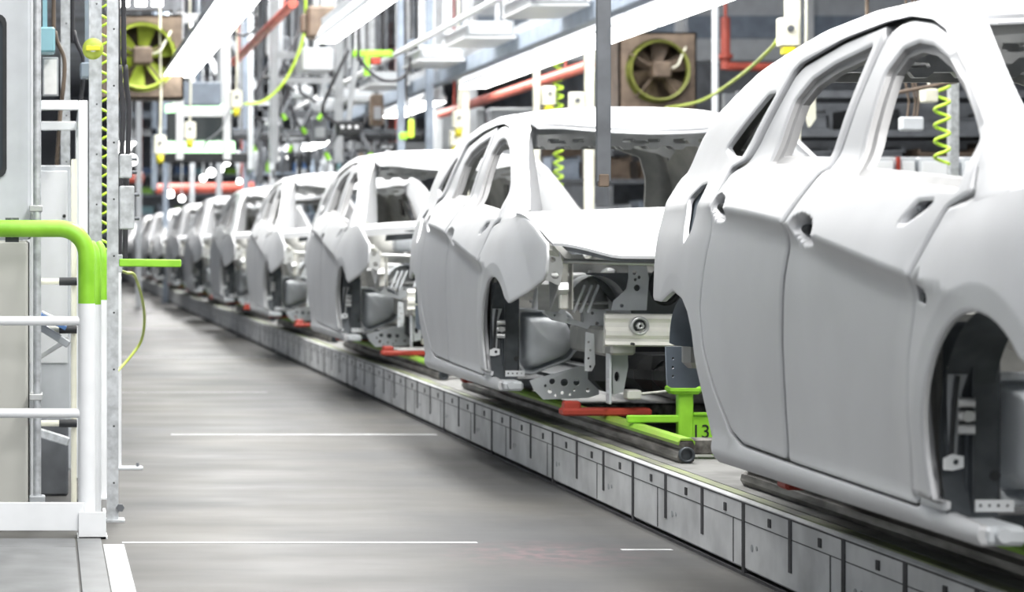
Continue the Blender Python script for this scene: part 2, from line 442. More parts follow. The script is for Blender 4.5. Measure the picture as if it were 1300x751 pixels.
def in_dish(y, z): return any(((y-hy+.01)/.100)**2+((z-hz+.003-.12*(y-hy))/.040)**2 < 1.75 for hy, hz in HANDLES)
def arcs(c, R0): return [[(c[0]+(R0+k)*math.cos(a), c[1]+(R0+k)*math.sin(a)) for a in np.linspace(-.4, 3.5, 50)] for k in (.040, .075)]
def mirror_pts(P): return P
for s in (-1, 1):
    near = s < 0; fl = near; P = side(s)
    nm = '' 
    m = MB()                                          # outer side frame: sill, pillars, roof rail, quarter
    def PB(y, z, d, P=P, s=s):                        # tucked under the fender ahead of the door
        k = .022*sstep(.46, .40, y)*sstep(1.17, 1.10, z)*sstep(.44, .5, z)
        return P(y, z, d+k)
    outl = SILL+TOP+[(.02, 1.16), (.26, 1.10), (.345, .98), (.385, .8), (.372, .6), (.34, .475), (.10, .467)]
    sheet(m, outl, [soft(APER), soft(WINQ, .03), soft(FUEL, .03)], PB, th=.02, flip=fl, lines=arcs((2.585, .635), .29))
    bs = part(m, 'side_frame', 'body', CAR)
    def PD(y, z, d, P=P): return P(y, z, d+.013*sstep(1.23, 1.33, z))
    m = MB(); sheet(m, DOORF, [soft(WINF, .03)]+([soft([(.572, 1.122), (.562, 1.140), (.515, 1.176), (.42, 1.176), (.445, 1.158), (.525, 1.124)], .02)]), PD, th=.03, flip=fl, lines=crease, extra=rings(HANDLES[0]), edge=.006, nogrid=in_dish)
    df = part(m, 'front_door', 'body', CAR)
    m = MB(); sheet(m, DOORR, [soft(WINR, .03)], PD, th=.03, flip=fl, lines=crease, extra=rings(HANDLES[1]), edge=.006, nogrid=in_dish)
    dr = part(m, 'rear_door', 'body', CAR)
    for o, wn in ((df, WINF), (dr, WINR)):
        L = soft(wn, .03); cu_ = sum(L, Vector((0, 0)))/len(L); m = MB(); vs = []
        for i, p in enumerate(L):
            t = (L[(i+1) % len(L)]-L[i-1]).normalized(); nn = Vector((-t.y, t.x))
            if nn.dot(cu_-p) < 0: nn = -nn
            for k, dd in ((.0, .007), (.004, .020), (.024, .024), (.027, .045)):
                q = p+nn*k; vs.append(PD(q.x, q.y, dd))
        n = len(L); m.add(vs, [(4*i+j, 4*((i+1) % n)+j, 4*((i+1) % n)+j+1, 4*i+j+1) for i in range(n) for j in range(3)])
        part(m, 'window_reveal', 'reveal', o, 'bare steel window reveal')
    m = MB(); sheet(m, FEND, [soft([(.388, .985), (.395, .945), (.335, .940), (.318, .955), (.335, .972)], .02)] if near else [], P, th=.015, flip=fl, edge=.005, lines=arcs((.035, .635), .30))
    fe = part(m, 'front_fender', 'body', CAR)
    for (o, (hy, hz)) in ((df, HANDLES[0]), (dr, HANDLES[1])):
        cx = s*(W(hy, hz)+.009); m = MB().tube([(cx, hy+.075, hz-.002), (cx, hy+.030, hz-.002), (cx, hy+.028, hz-.002)], [.0135, .0135, .011], 18); m.tube([(cx, hy+.03, hz-.002), (cx, hy+.022, hz-.002)], .005, 10)
        part(m, 'lock_socket', 'black', o, 'black socket')
    m = MB(); sheet(m, [(.40, .925), (.30, .925), (.30, .995), (.40, .995)], [], lambda y, z, d: P(y, z, d+.03), th=.01, grid=0, flip=fl); m.tube([(s*(W(.37, .95)-.03), .372, .955), (s*(W(.37, .95)-.008), .372, .955)], .010, 10)
    part(m, 'side_lamp_socket', 'dark', fe, 'dark side lamp hole')
    m = MB(); sheet(m, [(.60, 1.105), (.41, 1.11), (.41, 1.195), (.60, 1.195)], [], lambda y, z, d: P(y, z, d+.032), th=.01, grid=0, flip=fl)
    m.tube([(s*(W(.5, 1.16)-.03), .515, 1.158), (s*(W(.5, 1.16)-.01), .515, 1.158)], .007, 8)
    part(m, 'mirror_mount', 'dgrey', df)
    m = MB(); sheet(m, [(2.64, 1.22), (2.52, 1.285), (2.39, 1.29), (2.39, 1.1), (2.50, 1.045), (2.60, 1.10)], [], lambda y, z, d: P(y, z, d+.026), th=.01, flip=fl)
    part(m, 'fuel_filler_recess', 'liner', bs, 'dark recess for the fuel filler')
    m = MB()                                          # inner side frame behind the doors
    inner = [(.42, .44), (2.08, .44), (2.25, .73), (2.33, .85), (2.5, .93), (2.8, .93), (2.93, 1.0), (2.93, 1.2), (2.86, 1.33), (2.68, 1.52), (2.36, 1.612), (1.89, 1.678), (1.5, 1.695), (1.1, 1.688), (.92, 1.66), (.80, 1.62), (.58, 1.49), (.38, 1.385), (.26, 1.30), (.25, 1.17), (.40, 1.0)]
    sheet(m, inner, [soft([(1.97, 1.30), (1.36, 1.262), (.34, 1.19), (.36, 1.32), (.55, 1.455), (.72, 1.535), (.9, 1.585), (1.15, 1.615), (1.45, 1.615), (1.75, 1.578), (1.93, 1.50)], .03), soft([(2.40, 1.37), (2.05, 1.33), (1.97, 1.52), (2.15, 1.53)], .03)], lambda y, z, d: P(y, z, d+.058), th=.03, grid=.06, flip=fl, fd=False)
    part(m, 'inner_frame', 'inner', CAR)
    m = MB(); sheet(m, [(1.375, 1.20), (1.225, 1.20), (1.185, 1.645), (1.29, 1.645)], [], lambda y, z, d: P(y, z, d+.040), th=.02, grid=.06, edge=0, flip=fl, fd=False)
    part(m, 'pillar_gap_strip', 'dark', CAR, 'dark strip blacking out the door gap at the centre pillar')  # dark strip added so the door gap reads black
    m = MB()                                          # flange along the windscreen pillar
    vs = []
    for (y, z), (y2, z2, w2) in zip([(.0, 1.225), (.11, 1.289), (.254, 1.368), (.44, 1.472), (.62, 1.572), (.74, 1.640), (.90, 1.687), (1.1, 1.712)], [(.30, 1.20, .62), (.45, 1.262, .59), (.62, 1.36, .568), (.77, 1.465, .55), (.95, 1.56, .528), (1.05, 1.615, .512), (1.06, 1.635, .50), (1.07, 1.650, .485)]):
        w1 = W(y, z)-.002
        for t, up in ((0, 0), (.12, .006), (.5, .004), (.62, -.006), (1, -.010), (1.02, -.03)):
            vs.append((s*(w1+(w2-w1)*t), y+(y2-y)*t, z+(z2-z)*t+up))
    m.add(vs, [(6*i+j, 6*i+j+1, 6*i+j+7, 6*i+j+6) for i in range(7) for j in range(5)], True)
    part(m, 'windscreen_flange', 'body', CAR)
    m = MB(); sheet(m, [(.262, 1.302), (.240, 1.262), (.19, 1.195), (.05, 1.205), (.10, 1.235)], [circ(.215, 1.262, .008, 8), circ(.20, 1.21, .009, 8), circ(.12, 1.213, .008, 8)], lambda y, z, d: P(y, z, d+.016), th=.012, grid=.03, flip=fl)
    part(m, 'mirror_sail_panel', 'lgrey', CAR)
    # front wheelhouse: liner, hinge pillar face and fittings
    m = MB(); cy, cz, R = .035, .635, .308
    a0 = [math.radians(a) for a in range(-34, 120, 7)]
    vs = [(s*x, cy+R*math.cos(a), cz+R*math.sin(a)) for a in a0 for x in (.850, .735)]
    m.add(vs, [((2*i, 2*i+1, 2*i+3, 2*i+2)) for i in range(len(a0)-1)], True)
    m.box(min(s*.84, s*.725), max(s*.84, s*.725), .335, .36, .44, .90, b=.01)
    m.box(min(s*.80, s*.72), max(s*.80, s*.72), .315, .34, .47, .84, b=.008)
    m.box(min(s*.795, s*.79), max(s*.795, s*.79), .29, .34, .47, .86)
    part(m, 'wheelhouse_liner', 'dark', CAR)
    if near:
        def fz(x, z, d): return (x, .325-d, z)
        m = MB(); sheet(m, [(-.845, .72), (-.845, .80), (-.80, .835), (-.765, .835), (-.765, .80), (-.80, .785), (-.815, .74), (-.825, .6), (-.84, .6)], [circ(-.785, .822, .010), circ(-.822, .80, .010)], lambda u, v, d: fz(u, v, .02-d), th=.006, grid=0, edge=0, rough=False, fd=False)
        part(m, 'hinge_bracket', 'grey', CAR, 'pale bracket')
        m = MB(); sheet(m, [(-.86, .595), (-.84, .605), (-.815, .60), (-.815, .575), (-.84, .568), (-.86, .57)], [circ(-.832, .587, .007, 10)], lambda u, v, d: fz(u, v, .035-d), th=.005, grid=0, edge=0, rough=False, fd=False)
        part(m, 'tab_bracket', 'white', CAR, 'white tab with a hole')
        m = MB()
        for dz in (-.03, 0, .03): m.tube([(-.825, .30, .69+dz), (-.79, .29, .69+dz)], .012, 8)
        m.tube([(-.808, .31, .69), (-.808, .28, .69)], .013, 12)
        part(m, 'hinge_bolt', 'steel', CAR, 'bolts of the hinge')
        m = MB().tube([(-.825, .30, .78), (-.835, .295, .72), (-.838, .30, .65), (-.84, .30, .60)], .006, 8)
        part(m, 'wire', 'black', CAR)
        m = MB().tube([(-.735, .318, .555), (-.735, .312, .555)], .012, 12); part(m, 'drain_plug', 'black', CAR)
        m = MB(); sheet(m, [(-.79, .475), (-.79, .502), (-.70, .502), (-.70, .475)], [circ(-.775+.02*i, .489, .004, 8) for i in range(4)], lambda u, v, d: fz(u, v, .03-d), th=.004, grid=0, edge=0, rough=False, fd=False)
        part(m, 'perforated_strip', 'white', CAR, 'white perforated strip')
    # sill end
    m = MB().box(min(s*.835, s*.74), max(s*.835, s*.74), .12, .34, .42, .462, b=.01); m.tube([(s*.80, .10, .445), (s*.80, .14, .445)], .016, 12)
    part(m, 'sill_end', 'lgrey', CAR)
    # dished wheelhouse panel facing forward
    O = [(-.722, .785), (-.725, .52), (-.695, .48), (-.655, .475), (-.48, .545), (-.435, .60), (-.425, .66), (-.47, .755), (-.52, .785)]
    On = soft([(-s*x, z) for x, z in O], .03); cc = Vector((-s*-.585, .63)); m = MB(); vs = []
    PR_ = [(0, .285), (.02, .265), (.10, .262), (.125, .275), (.15, .345), (.21, .35), (.25, .30), (.30, .225), (.42, .205), (.6, .198), (.8, .195), (.97, .194)]
    for t, y in PR_:
        y += .10
        for p in On: q = p+(cc-p)*t; vs.append((q.x, y+.02*math.exp(-(((q.x+s*-.62)/.03)**2+((q.y-.70)/.012)**2))*(t > .3), q.y))
    n = len(On); m.add(vs, [(k*n+i, k*n+(i+1) % n, (k+1)*n+(i+1) % n, (k+1)*n+i) for k in range(len(PR_)-1) for i in range(n)]+[tuple((len(PR_)-1)*n+i for i in range(n))], True)
    part(m, 'wheelhouse_panel', 'lgrey', CAR, 'pale dished panel')
    O = [(-.70, .462), (-.47, .53), (-.39, .515), (-.39, .40), (-.44, .385), (-.64, .378), (-.68, .42)]
    hl = [(-.60, .46, .014), (-.545, .455, .018), (-.61, .415, .010), (-.555, .408, .008), (-.49, .455, .015), (-.585, .395, .006), (-.63, .44, .007), (-.52, .40, .006), (-.50, .42, .006), (-.44, .42, .009)]
    m = MB(); sheet(m, [(-s*x, z) for x, z in O], [circ(-s*x, z, r) for x, z, r in hl], lambda u, v, d: (u, .18+d-.25*max(0, abs(u)-.66)*-1, v), th=.012, grid=0, edge=0, rough=False, fd=False)
    for x, z, r in hl[:3]: m.lathe([(r+.014, 0), (r+.013, -.005), (r+.001, -.004)], 14, Matrix.Translation((-s*x, .18, z)) @ Matrix.Rotation(-math.pi/2, 4, 'X') @ Matrix.Scale(-1, 4, (0, 0, 1)))
    part(m, 'torque_box', 'lgrey', CAR, 'pale plate with round holes')
    # apron rail with window
    O = [(-.69, .815), (-.43, .788), (-.425, .68), (-.54, .715), (-.66, .745), (-.70, .775)]
    m = MB(); sheet(m, [(-s*x, z) for x, z in O], [[Vector((-s*x, z)) for x, z in [(-.61, .797), (-.53, .783), (-.53, .735), (-.60, .757)]], circ(-s*-.645, .79, .009, 10), circ(-s*-.49, .775, .007, 10), circ(-s*-.47, .73, .009, 10), circ(-s*-.50, .71, .006, 10), circ(-s*-.655, .765, .006, 8)], lambda u, v, d: (u, -.12+d, v), th=.05, grid=0, edge=0, rough=False, fd=False)
    part(m, 'apron_rail', 'lgrey', CAR)
    m = MB().box(min(s*.70, s*.43), max(s*.70, s*.43), -.16, .20, .812, .826, b=.004)
    m.beam((s*.66, -.14, .80), (s*.70, -.5, .90), .05, .04); m.beam((s*.72, -.2, .80), (s*.79, -.52, .915), .05, .02)
    part(m, 'upper_rail', 'steel', CAR)
    # side rail (longitudinal) and crash box
    m = MB().box(min(s*.51, s*.41), max(s*.51, s*.41), -.40, .24, .60, .72, b=.012)
    part(m, 'side_rail', 'inner', CAR)
    m = MB().box(min(s*.505, s*.40), max(s*.505, s*.40), -.52, -.40, .61, .715, b=.01)
    part(m, 'crash_box', 'inner', CAR)
    # strut tower
    m = MB(); m.lathe([(.168, .79), (.165, .82), (.15, .90), (.12, .94), (.055, .95), (.05, .93)], 20, Matrix.Translation((s*.55, .05, 0)))
    m.tube([(s*.55+.09*math.cos(a), .05+.09*math.sin(a), .935) for a in (0, 2.1, 4.2)][0:1]+[(s*.55+.09, .05, .96)], .008, 8)
    part(m, 'strut_tower', 'steel', CAR)
    m = MB()                                          # curved apron panel over the tower
    a0 = [math.radians(a) for a in range(10, 176, 8)]
    vs = [(s*(.50+.15*math.cos(a)), y, .74+.20*math.sin(a)) for a in a0 for y in (-.25, -.20, .22)]
    m.add(vs, [(3*i+j, 3*i+j+1, 3*i+j+4, 3*i+j+3) for i in range(len(a0)-1) for j in (0, 1)], True)
    for i in range(3): m.beam((s*(.60-.03*i), -.24, .78), (s*(.55-.03*i), -.24, .90), .012, .012)
    part(m, 'apron_panel', 'lgrey', CAR)
    # headlamp post and bracket
    m = MB(); m.box(min(s*.70, s*.665), max(s*.70, s*.665), -.44, -.40, .80, 1.0, b=.006); m.box(min(s*.652, s*.648), max(s*.652, s*.648), -.45, -.38, .80, 1.0)
    m.beam((s*.69, -.42, 1.0), (s*.77, -.54, 1.06), .04, .025)
    part(m, 'lamp_post', 'bright', CAR)
    m = MB(); sheet(m, [(s*.80, 1.06), (s*.715, 1.045), (s*.70, .98), (s*.715, .90), (s*.79, .935)], [circ(s*.745, 1.01, .012), circ(s*.735, .945, .016)], lambda u, v, d: (u, -.50+d, v), th=.012, grid=0, edge=0, rough=False, fd=False)
    part(m, 'lamp_bracket', 'steel', CAR)
    # radiator support: vertical flange, holed plates
    m = MB().box(min(s*.499, s*.489), max(s*.499, s*.489), -.47, -.40, .40, .73, b=.004)
    for z in (.45, .50, .55, .62, .68): m.tube([(s*.501, -.44, z), (s*.487, -.44, z)], .009, 8)
    part(m, 'radiator_flange', 'lgrey', CAR)
    O = [(-.48, .66), (-.415, .66), (-.41, .56), (-.43, .45), (-.475, .44)]
    m = MB(); sheet(m, [(-s*x, z) for x, z in O], [circ(s*.447, .625, .016), circ(s*.457, .515, .012, 12, .022)], lambda u, v, d: (u, -.43+d, v), th=.02, grid=0, edge=0, rough=False, fd=False)
    part(m, 'radiator_side_plate', 'grey', CAR)
    O = [(-.50, .70), (-.465, .69), (-.46, .56), (-.475, .53), (-.505, .53)]
    m = MB(); sheet(m, [(-s*(x-.055), z) for x, z in O], [circ(s*(.535+.008*(i % 2)), .55+.035*i, .006, 8) for i in range(4)], lambda u, v, d: (u, -.28+d, v), th=.012, grid=0, edge=0, rough=False, fd=False)
    part(m, 'gusset_plate', 'lgrey', CAR)
    O = [(-.40, .985), (-.325, .985), (-.315, .93), (-.325, .795), (-.475, .795), (-.465, .835), (-.41, .885), (-.40, .93)]
    m = MB(); sheet(m, [(-s*x, z) for x, z in O], [circ(s*.375, .955, .010), circ(s*.355, .935, .008), circ(s*.372, .925, .007), circ(s*.365, .89, .014), circ(s*.43, .815, .008)], lambda u, v, d: (u, -.40+d, v), th=.012, grid=0, edge=0, rough=False, fd=False)
    part(m, 'engine_mount_plate', 'lgrey', CAR)
    # rear wheelhouse liner and hanging bracket
    m = MB(); cy, cz, R = 2.60, .63, .288
    a0 = [math.radians(a) for a in range(78, 20, -6)]
    vs = []
    for a in a0:
        k = .05*sstep(.9, .1, a)
        vs += [(s*x, cy+(R+dr)*math.cos(a)-k, cz+(R+dr)*math.sin(a)) for x, dr in ((.80, .0), (.785, -.02), (.70, -.035), (.60, -.02))]
    m.add(vs, [(4*i+j, 4*i+j+1, 4*i+j+5, 4*i+j+4) for i in range(len(a0)-1) for j in range(3)], True)
    part(m, 'rear_wheelhouse_liner', 'liner', CAR)
    m = MB(); sheet(m, [(s*.78, .73), (s*.66, .73), (s*.66, .60), (s*.68, .59), (s*.76, .59), (s*.775, .60)], [circ(s*.755, .69-.03*i, .005, 8) for i in range(3)], lambda u, v, d: (u, 2.95+d, v), th=.012, grid=0, edge=0, rough=False, fd=False)
    part(m, 'bumper_bracket', 'bluegrey', CAR)

# roof panel
ZR = sorted([(y, z) for y, z in TOPR])
ZC = [(.50, 1.640), (.62, 1.665), (.85, 1.708), (1.2, 1.750), (1.5, 1.768), (1.9, 1.762), (2.3, 1.73), (2.6, 1.685), (2.8, 1.63)]
def roofpt(y, v):
    zr = lerp_tab(ZR, y); xe = W(y, zr)-.004
    z = (zr-.004)+(smooth_tab(ZC, y)-zr+.004)*(1-abs(v)**2.6)
    return (v*xe, y, z)
def gridpatch(mb, nu, nv, fn, th=.015):
    vs = [fn(i/(nu-1), -1+2*j/(nv-1)) for i in range(nu) for j in range(nv)]
    fs = [(i*nv+j, i*nv+j+1, (i+1)*nv+j+1, (i+1)*nv+j) for i in range(nu-1) for j in range(nv-1)]
    o = len(mb.v); mb.add(vs, fs, True)
    mb.add([(x, y, z-th) for x, y, z in vs], [f[::-1] for f in fs], True)
    ring = [j for j in range(nv)]+[i*nv+nv-1 for i in range(1, nu)]+[(nu-1)*nv+j for j in range(nv-2, -1, -1)]+[i*nv for i in range(nu-2, 0, -1)]
    r1 = [vs[i] for i in ring]; r2 = [(x, y, z-th) for x, y, z in r1]; n = len(ring)
    mb.add(r1+r2, [(i, i+n, (i+1) % n+n, (i+1) % n) for i in range(n)])
def rf(u, v):
    y0 = .62+.38*min(1, abs(v)/.80)**2; y1 = 2.66+.06*(1-v*v)
    x, y, z = roofpt(y0+(y1-y0)*u, v)
    return (x, y, z-.05*(1-sstep(0, .24, u))**1.5*(1-sstep(.85, 1, abs(v))))
m = MB(); gridpatch(m, 34, 33, rf); part(m, 'roof_panel', 'body', CAR)
m = MB()                                              # windscreen header flange and inner header with slots
def hd(u, v):
    x, y, z = rf(0, v); return (x*(1-.03*u), y-.028*u, z-.012-.010*u)
gridpatch(m, 3, 33, hd, .006)
part(m, 'windscreen_header', 'body', CAR)
def bow(y0, zt, zb, xw, name, slots):
    O = [(-xw, zb), (-xw, zt), (-xw*.5, zt+.02), (0, zt+.026), (xw*.5, zt+.02), (xw, zt), (xw, zb)]
    n = 8
    for i in range(n): a = xw-(i+.5)*2*xw/n; O += [(a+xw/n*.55, zb), (a+xw/n*.3, zb-.016), (a-xw/n*.3, zb-.016), (a-xw/n*.55, zb)]
    hs = [soft([(x-.028, zt-.014), (x+.028, zt-.014), (x+.028, zt-.032), (x-.028, zt-.032)], .012) for x in np.linspace(-xw*.85, xw*.85, slots)]
    hs += [soft([(x-.04, zb+.012), (x+.04, zb+.012), (x+.03, zb+.028), (x-.03, zb+.028)], .015) for x in np.linspace(-xw*.8, xw*.8, 5)]
    m = MB(); sheet(m, [Vector(p) for p in O], hs, lambda u, v, d: (u, y0+(v-zb)*-.5+d, v), th=.03, grid=0, edge=0, rough=False, fd=False)
    return part(m, name, 'steel', CAR)
bow(2.18, 1.675, 1.60, .54, 'rear_roof_bow', 9)
bow(.98, 1.60, 1.55, .50, 'front_roof_bow', 8)
m = MB().box(-.60, .60, 1.28, 1.36, 1.685, 1.70, b=.005); part(m, 'roof_rib', 'steel', CAR)
# hatch frame, rear panel, floor, cowl, firewall
HF = [(-.70, .80), (-.72, 1.2), (-.66, 1.40), (-.57, 1.57), (-.45, 1.625), (0, 1.65), (.45, 1.625), (.57, 1.57), (.66, 1.40), (.72, 1.2), (.70, .80)]
HH = soft([(-.50, .86), (-.52, 1.20), (-.49, 1.44), (-.44, 1.56), (-.30, 1.605), (.30, 1.605), (.44, 1.56), (.49, 1.44), (.52, 1.20), (.50, .86)], .04)
def hpos(u, v, d):
    q = float(seg_dist(np.array([[u, v]]), HH)[0])
    return (u, 2.98-.62*max(0, v-1.15)-.05*sstep(.02, .09, q)+d, v)
m = MB(); sheet(m, HF, [HH], hpos, th=.02, grid=.03, fd=False); part(m, 'hatch_frame', 'inner', CAR)
m = MB().box(-.72, .72, .36, 2.0, .42, .46, b=.01); m.box(-.68, .68, 1.98, 2.9, .64, .68, b=.01)
for x in (-.5, -.2, .2, .5): m.box(x-.04, x+.04, .5, 1.9, .455, .475)
m.box(-.14, .14, .4, 2.0, .46, .60, b=.03)
part(m, 'floor_pan', 'dark', CAR)
m = MB().box(-.74, .74, 2.86, 2.92, .66, .86, b=.02); part(m, 'rear_panel', 'inner', CAR)
m = MB().box(-.70, .70, 1.95, 1.99, .46, .80, b=.02); part(m, 'seat_bulkhead', 'inner', CAR)
m = MB()                                              # cowl at the foot of the windscreen
def cw(u, v):
    yf = -.16-.16*(1-v*v); y = yf+.30*u
    return (v*.78, y, 1.175+.035*(1-v*v)+.03*math.sin(u*3.0))
gridpatch(m, 8, 25, cw, .05); part(m, 'cowl_panel', 'body', CAR)
m = MB(); gridpatch(m, 3, 17, lambda u, v: (v*.62, -.20-.16*(1-v*v)+.07*u, 1.155-.055*u+.03*(1-v*v)), .004); part(m, 'cowl_opening', 'dark', CAR)
m = MB(); sheet(m, [(-.42, .47), (.42, .47), (.42, .80), (.72, .84), (.74, 1.18), (-.74, 1.18), (-.72, .84), (-.42, .80)], [circ(-.32, .92, .05), circ(.25, .85, .06), circ(-.12, .98, .03), circ(.05, .75, .04), circ(-.42, 1.03, .02), circ(.42, 1.0, .03)], lambda u, v, d: (u, .30+.03*math.sin(v*14)*math.cos(u*7)+d, v), th=.012, grid=.05, rough=False); part(m, 'firewall', 'inner', CAR)
m = MB()
for (x, z, w, h) in [(-.45, 1.08, .12, .10), (-.28, 1.07, .10, .06), (-.05, 1.10, .18, .06), (.18, 1.06, .12, .09), (.40, 1.09, .16, .07), (-.2, .83, .14, .12), (.1, .9, .16, .1), (.42, .82, .14, .14)]:
    m = MB().box(x-w/2, x+w/2, .16, .30, z-h/2, z+h/2, b=.015)
    m.tube([(x, .155, z), (x, .165, z)], .014, 10)
    part(m, 'firewall_bracket', 'lgrey', CAR)
# bumper beam with tow socket
m = MB(); prof = [(-.598, .785), (-.622, .78), (-.632, .765), (-.618, .748), (-.618, .728), (-.636, .712), (-.636, .695), (-.618, .682), (-.618, .668), (-.628, .655), (-.598, .648)]
nx = 17; vs = []; fs = []
for i in range(nx):
    x = -.53+1.06*i/(nx-1); c = .10*(x/.53)**2
    vs += [(x, y+c, z) for y, z in prof]
n = len(prof)
for i in range(nx-1):
    for j in range(n): fs.append((i*n+j, i*n+(j+1) % n, (i+1)*n+(j+1) % n, (i+1)*n+j))
m.add(vs, fs); m.add(vs[:n], [tuple(range(n))]); m.add(vs[-n:], [tuple(range(n-1, -1, -1))])
bb = part(m, 'bumper_beam', 'bright', CAR, 'bright aluminium beam')
m = MB(); m.lathe([(.040, .0), (.040, .03), (.034, .034), (.028, .03), (.026, .0)], 20, Matrix.Translation((-.40, -.555, .735)) @ Matrix.Rotation(math.pi/2, 4, 'X')); m.lathe([(.016, .02), (.016, .045), (.008, .047), (.008, .02)], 6, Matrix.Translation((-.40, -.555, .735)) @ Matrix.Rotation(math.pi/2, 4, 'X'))
part(m, 'tow_socket', 'steel', bb)
m = MB().tube([(-.40, -.562, .735), (-.40, -.574, .735)], .030, 18); part(m, 'tow_hole', 'black', bb)
for x in (-.43, -.18, .18, .43):
    m = MB().tube([(x, -.632+.1*(x/.53)**2, .66), (x, -.60, .66)], .006, 8); part(m, 'beam_hole', 'black', bb)
m = MB().tube([(-.70, -.44, 1.005), (-.55, -.50, 1.0), (0, -.56, .985), (.55, -.50, 1.0), (.70, -.44, 1.005)], .011, 10); part(m, 'front_cross_bar', 'steel', CAR)
m = MB(); sheet(m, [(-.50, .95), (.50, .95), (.5, .82), (.2, .80), (.1, .72), (-.2, .72), (-.36, .80)], [circ(-.18, .86, .022), circ(.22, .87, .03)], lambda u, v, d: (u, -.05+d, v), th=.03, grid=.05, rough=False); part(m, 'dash_cross_panel', 'dgrey', CAR)
m = MB(); m.lathe([(.030, 0), (.030, .06), (.045, .06), (.045, .0)], 18, Matrix.Translation((-.24, -.36, .90)) @ Matrix.Rotation(math.pi/2, 4, 'X')); m.tube([(-.24+.06*math.cos(a), -.38, .90+.075*math.sin(a)) for a in np.linspace(0, 6.28, 20)], .012, 8)
m.tube([(-.2, -.38, .97), (-.1, -.3, .95), (.0, -.32, .9)], .012, 8); part(m, 'wiring_loom', 'black', CAR)
m = MB().box(-.36, .46, -.38, .2, .44, .60, b=.06); m.box(-.44, .44, .0, .24, .42, .70, b=.05); m.box(-.30, .1, -.44, -.34, .46, .58, b=.04); m.tube([(-.1, -.45, .5), (.1, -.47, .56), (.3, -.45, .52)], .02, 8); part(m, 'engine_cradle', 'black', CAR)
m = MB(); m.box(-.42, -.36, -.46, -.38, .42, .46, b=.006); m.tube([(-.38, -.42, .44), (-.10, -.44, .47), (.02, -.46, .50), (.10, -.44, .49)], .006, 6); part(m, 'undertray_bracket', 'bright', CAR)
# hood
def hood(u, v):
    a = abs(v)
    yr = -.115-.15*(1-v*v); yf = -.60 if a > .999 else -.60-.21*sstep(1.0, .70, a)-.02*(1-v*v)
    y = yr+(yf-yr)*u
    xe = W(max(-.6, y), 1.16)-.012
    t = min(1, max(0, (-.115-y)/.70))
    ze = smooth_tab([(-.85, 1.02), (-.60, 1.080), (-.42, 1.150), (-.25, 1.199), (-.10, 1.215), (.1, 1.22)], y)
    zc = smooth_tab([(-.86, 1.012), (-.7, 1.085), (-.5, 1.155), (-.3, 1.21), (-.1, 1.245), (.1, 1.255)], y)
    fr = sstep(.55, 1., u)
    z = ze+(zc-ze)*(1-a**2.2)
    z = z*(1-fr*.0)+0
    return (v*xe, y, z+.004*math.exp(-((a-.62)/.09)**2)*(1-u))
m = MB(); gridpatch(m, 26, 41, hood, .012); HOOD = part(m, 'hood', 'body', CAR)
def hoodin(u, v): x, y, z = hood(.06+.9*u, v*.93); return (x, y, z-.014)
m = MB(); gridpatch(m, 10, 21, hoodin, .02); part(m, 'hood_inner', 'dgrey', HOOD)

LAB = ['nearest pale silver car body, largest, cut off by the right edge of the photo',
 'pale silver car body with its hood on and open nose, behind the number 13 stand',
 'third silver car body along the line, without a hood, nose seen between two bodies',
 'fourth silver car body along the line, hoodless, just behind the third one',
 'fifth silver car body in the row, hoodless, in front of the blurred far bodies',
 'sixth silver car body in the row from the camera, out of focus',
 'seventh blurred silver car body in the row from the camera',
 'eighth blurred silver car body, small, in the far part of the row',
 'ninth blurred silver car body, above the end of the thin green hose loop',
 'tenth tiny blurred silver car body, third from the far end of the row',
 'eleventh tiny blurred silver car body, last but one in the row',
 'last silver car body at the far end of the row beside the grey post']
for i in range(NCAR):
    c = CAR if i == 0 else copy_tree(CAR, None, () if i < 2 else ('hood',))
    c.location = (XC, AX0+PITCH*i, ZB); tag(c, LAB[i], 'car body', 'car bodies on the conveyor line')

# ---------------------------------------------------------------- skids under the cars
SK = thing('conveyor_skid', '', 'skid')
def skp(mb, name, m, parent=SK, label=None):
    o = mb.build(name, m, parent)
    if parent is SK: o.location = (0, 0, -KZ)
    if label: o['label'] = label
    return o
for s in (-1, 1):
    prof = [(-.47, .336), (-.495, .333), (-.495, .322), (-.480, .314), (-.480, .302), (-.497, .292), (-.502, .272), (-.492, .254), (-.475, .25), (-.452, .25), (-.438, .262), (-.438, .33), (-.45, .336)]
    m = MB().prism([(-s*x, z) for x, z in prof], lambda u, v, d: (u, d, v), -1.52, 3.06)
    r = skp(m, 'runner', 'runner', SK, 'worn dark steel runner')
    m = MB().prism([(-s*x, z) for x, z in [(-.497, .320), (-.499, .332), (-.487, .346), (-.448, .346), (-.435, .334), (-.436, .320), (-.445, .338), (-.49, .338)]], lambda u, v, d: (u, d, v), -1.522, 3.062)
    skp(m, 'runner_top', 'greenworn', r, 'worn green paint strip')
    m = MB(); m.lathe([(.030, 0), (.030, .02), (.023, .022), (.019, .0)], 18, Matrix.Translation((s*.468, -1.515, .285)) @ Matrix.Rotation(math.pi/2, 4, 'X')); m.tube([(s*.468, -1.50, .285), (s*.468, -1.523, .285)], .020, 16)
    skp(m, 'end_cap', 'dark', r)
    for y in (-.38, 2.0):
        m = MB().box(min(s*.68, s*.30), max(s*.68, s*.30), y, y+.09, .346, .378, b=.008); m.box(min(s*.67, s*.60), max(s*.67, s*.60), y+.01, y+.08, .37, .408 if y < 0 else .408, b=.008)
        skp(m, 'support_arm', 'red', SK, 'red support arm')
for y in (-1.35, .6, 2.6):
    m = MB().box(-.438, .438, y, y+.08, .27, .33, b=.006); skp(m, 'cross_member', 'runner')
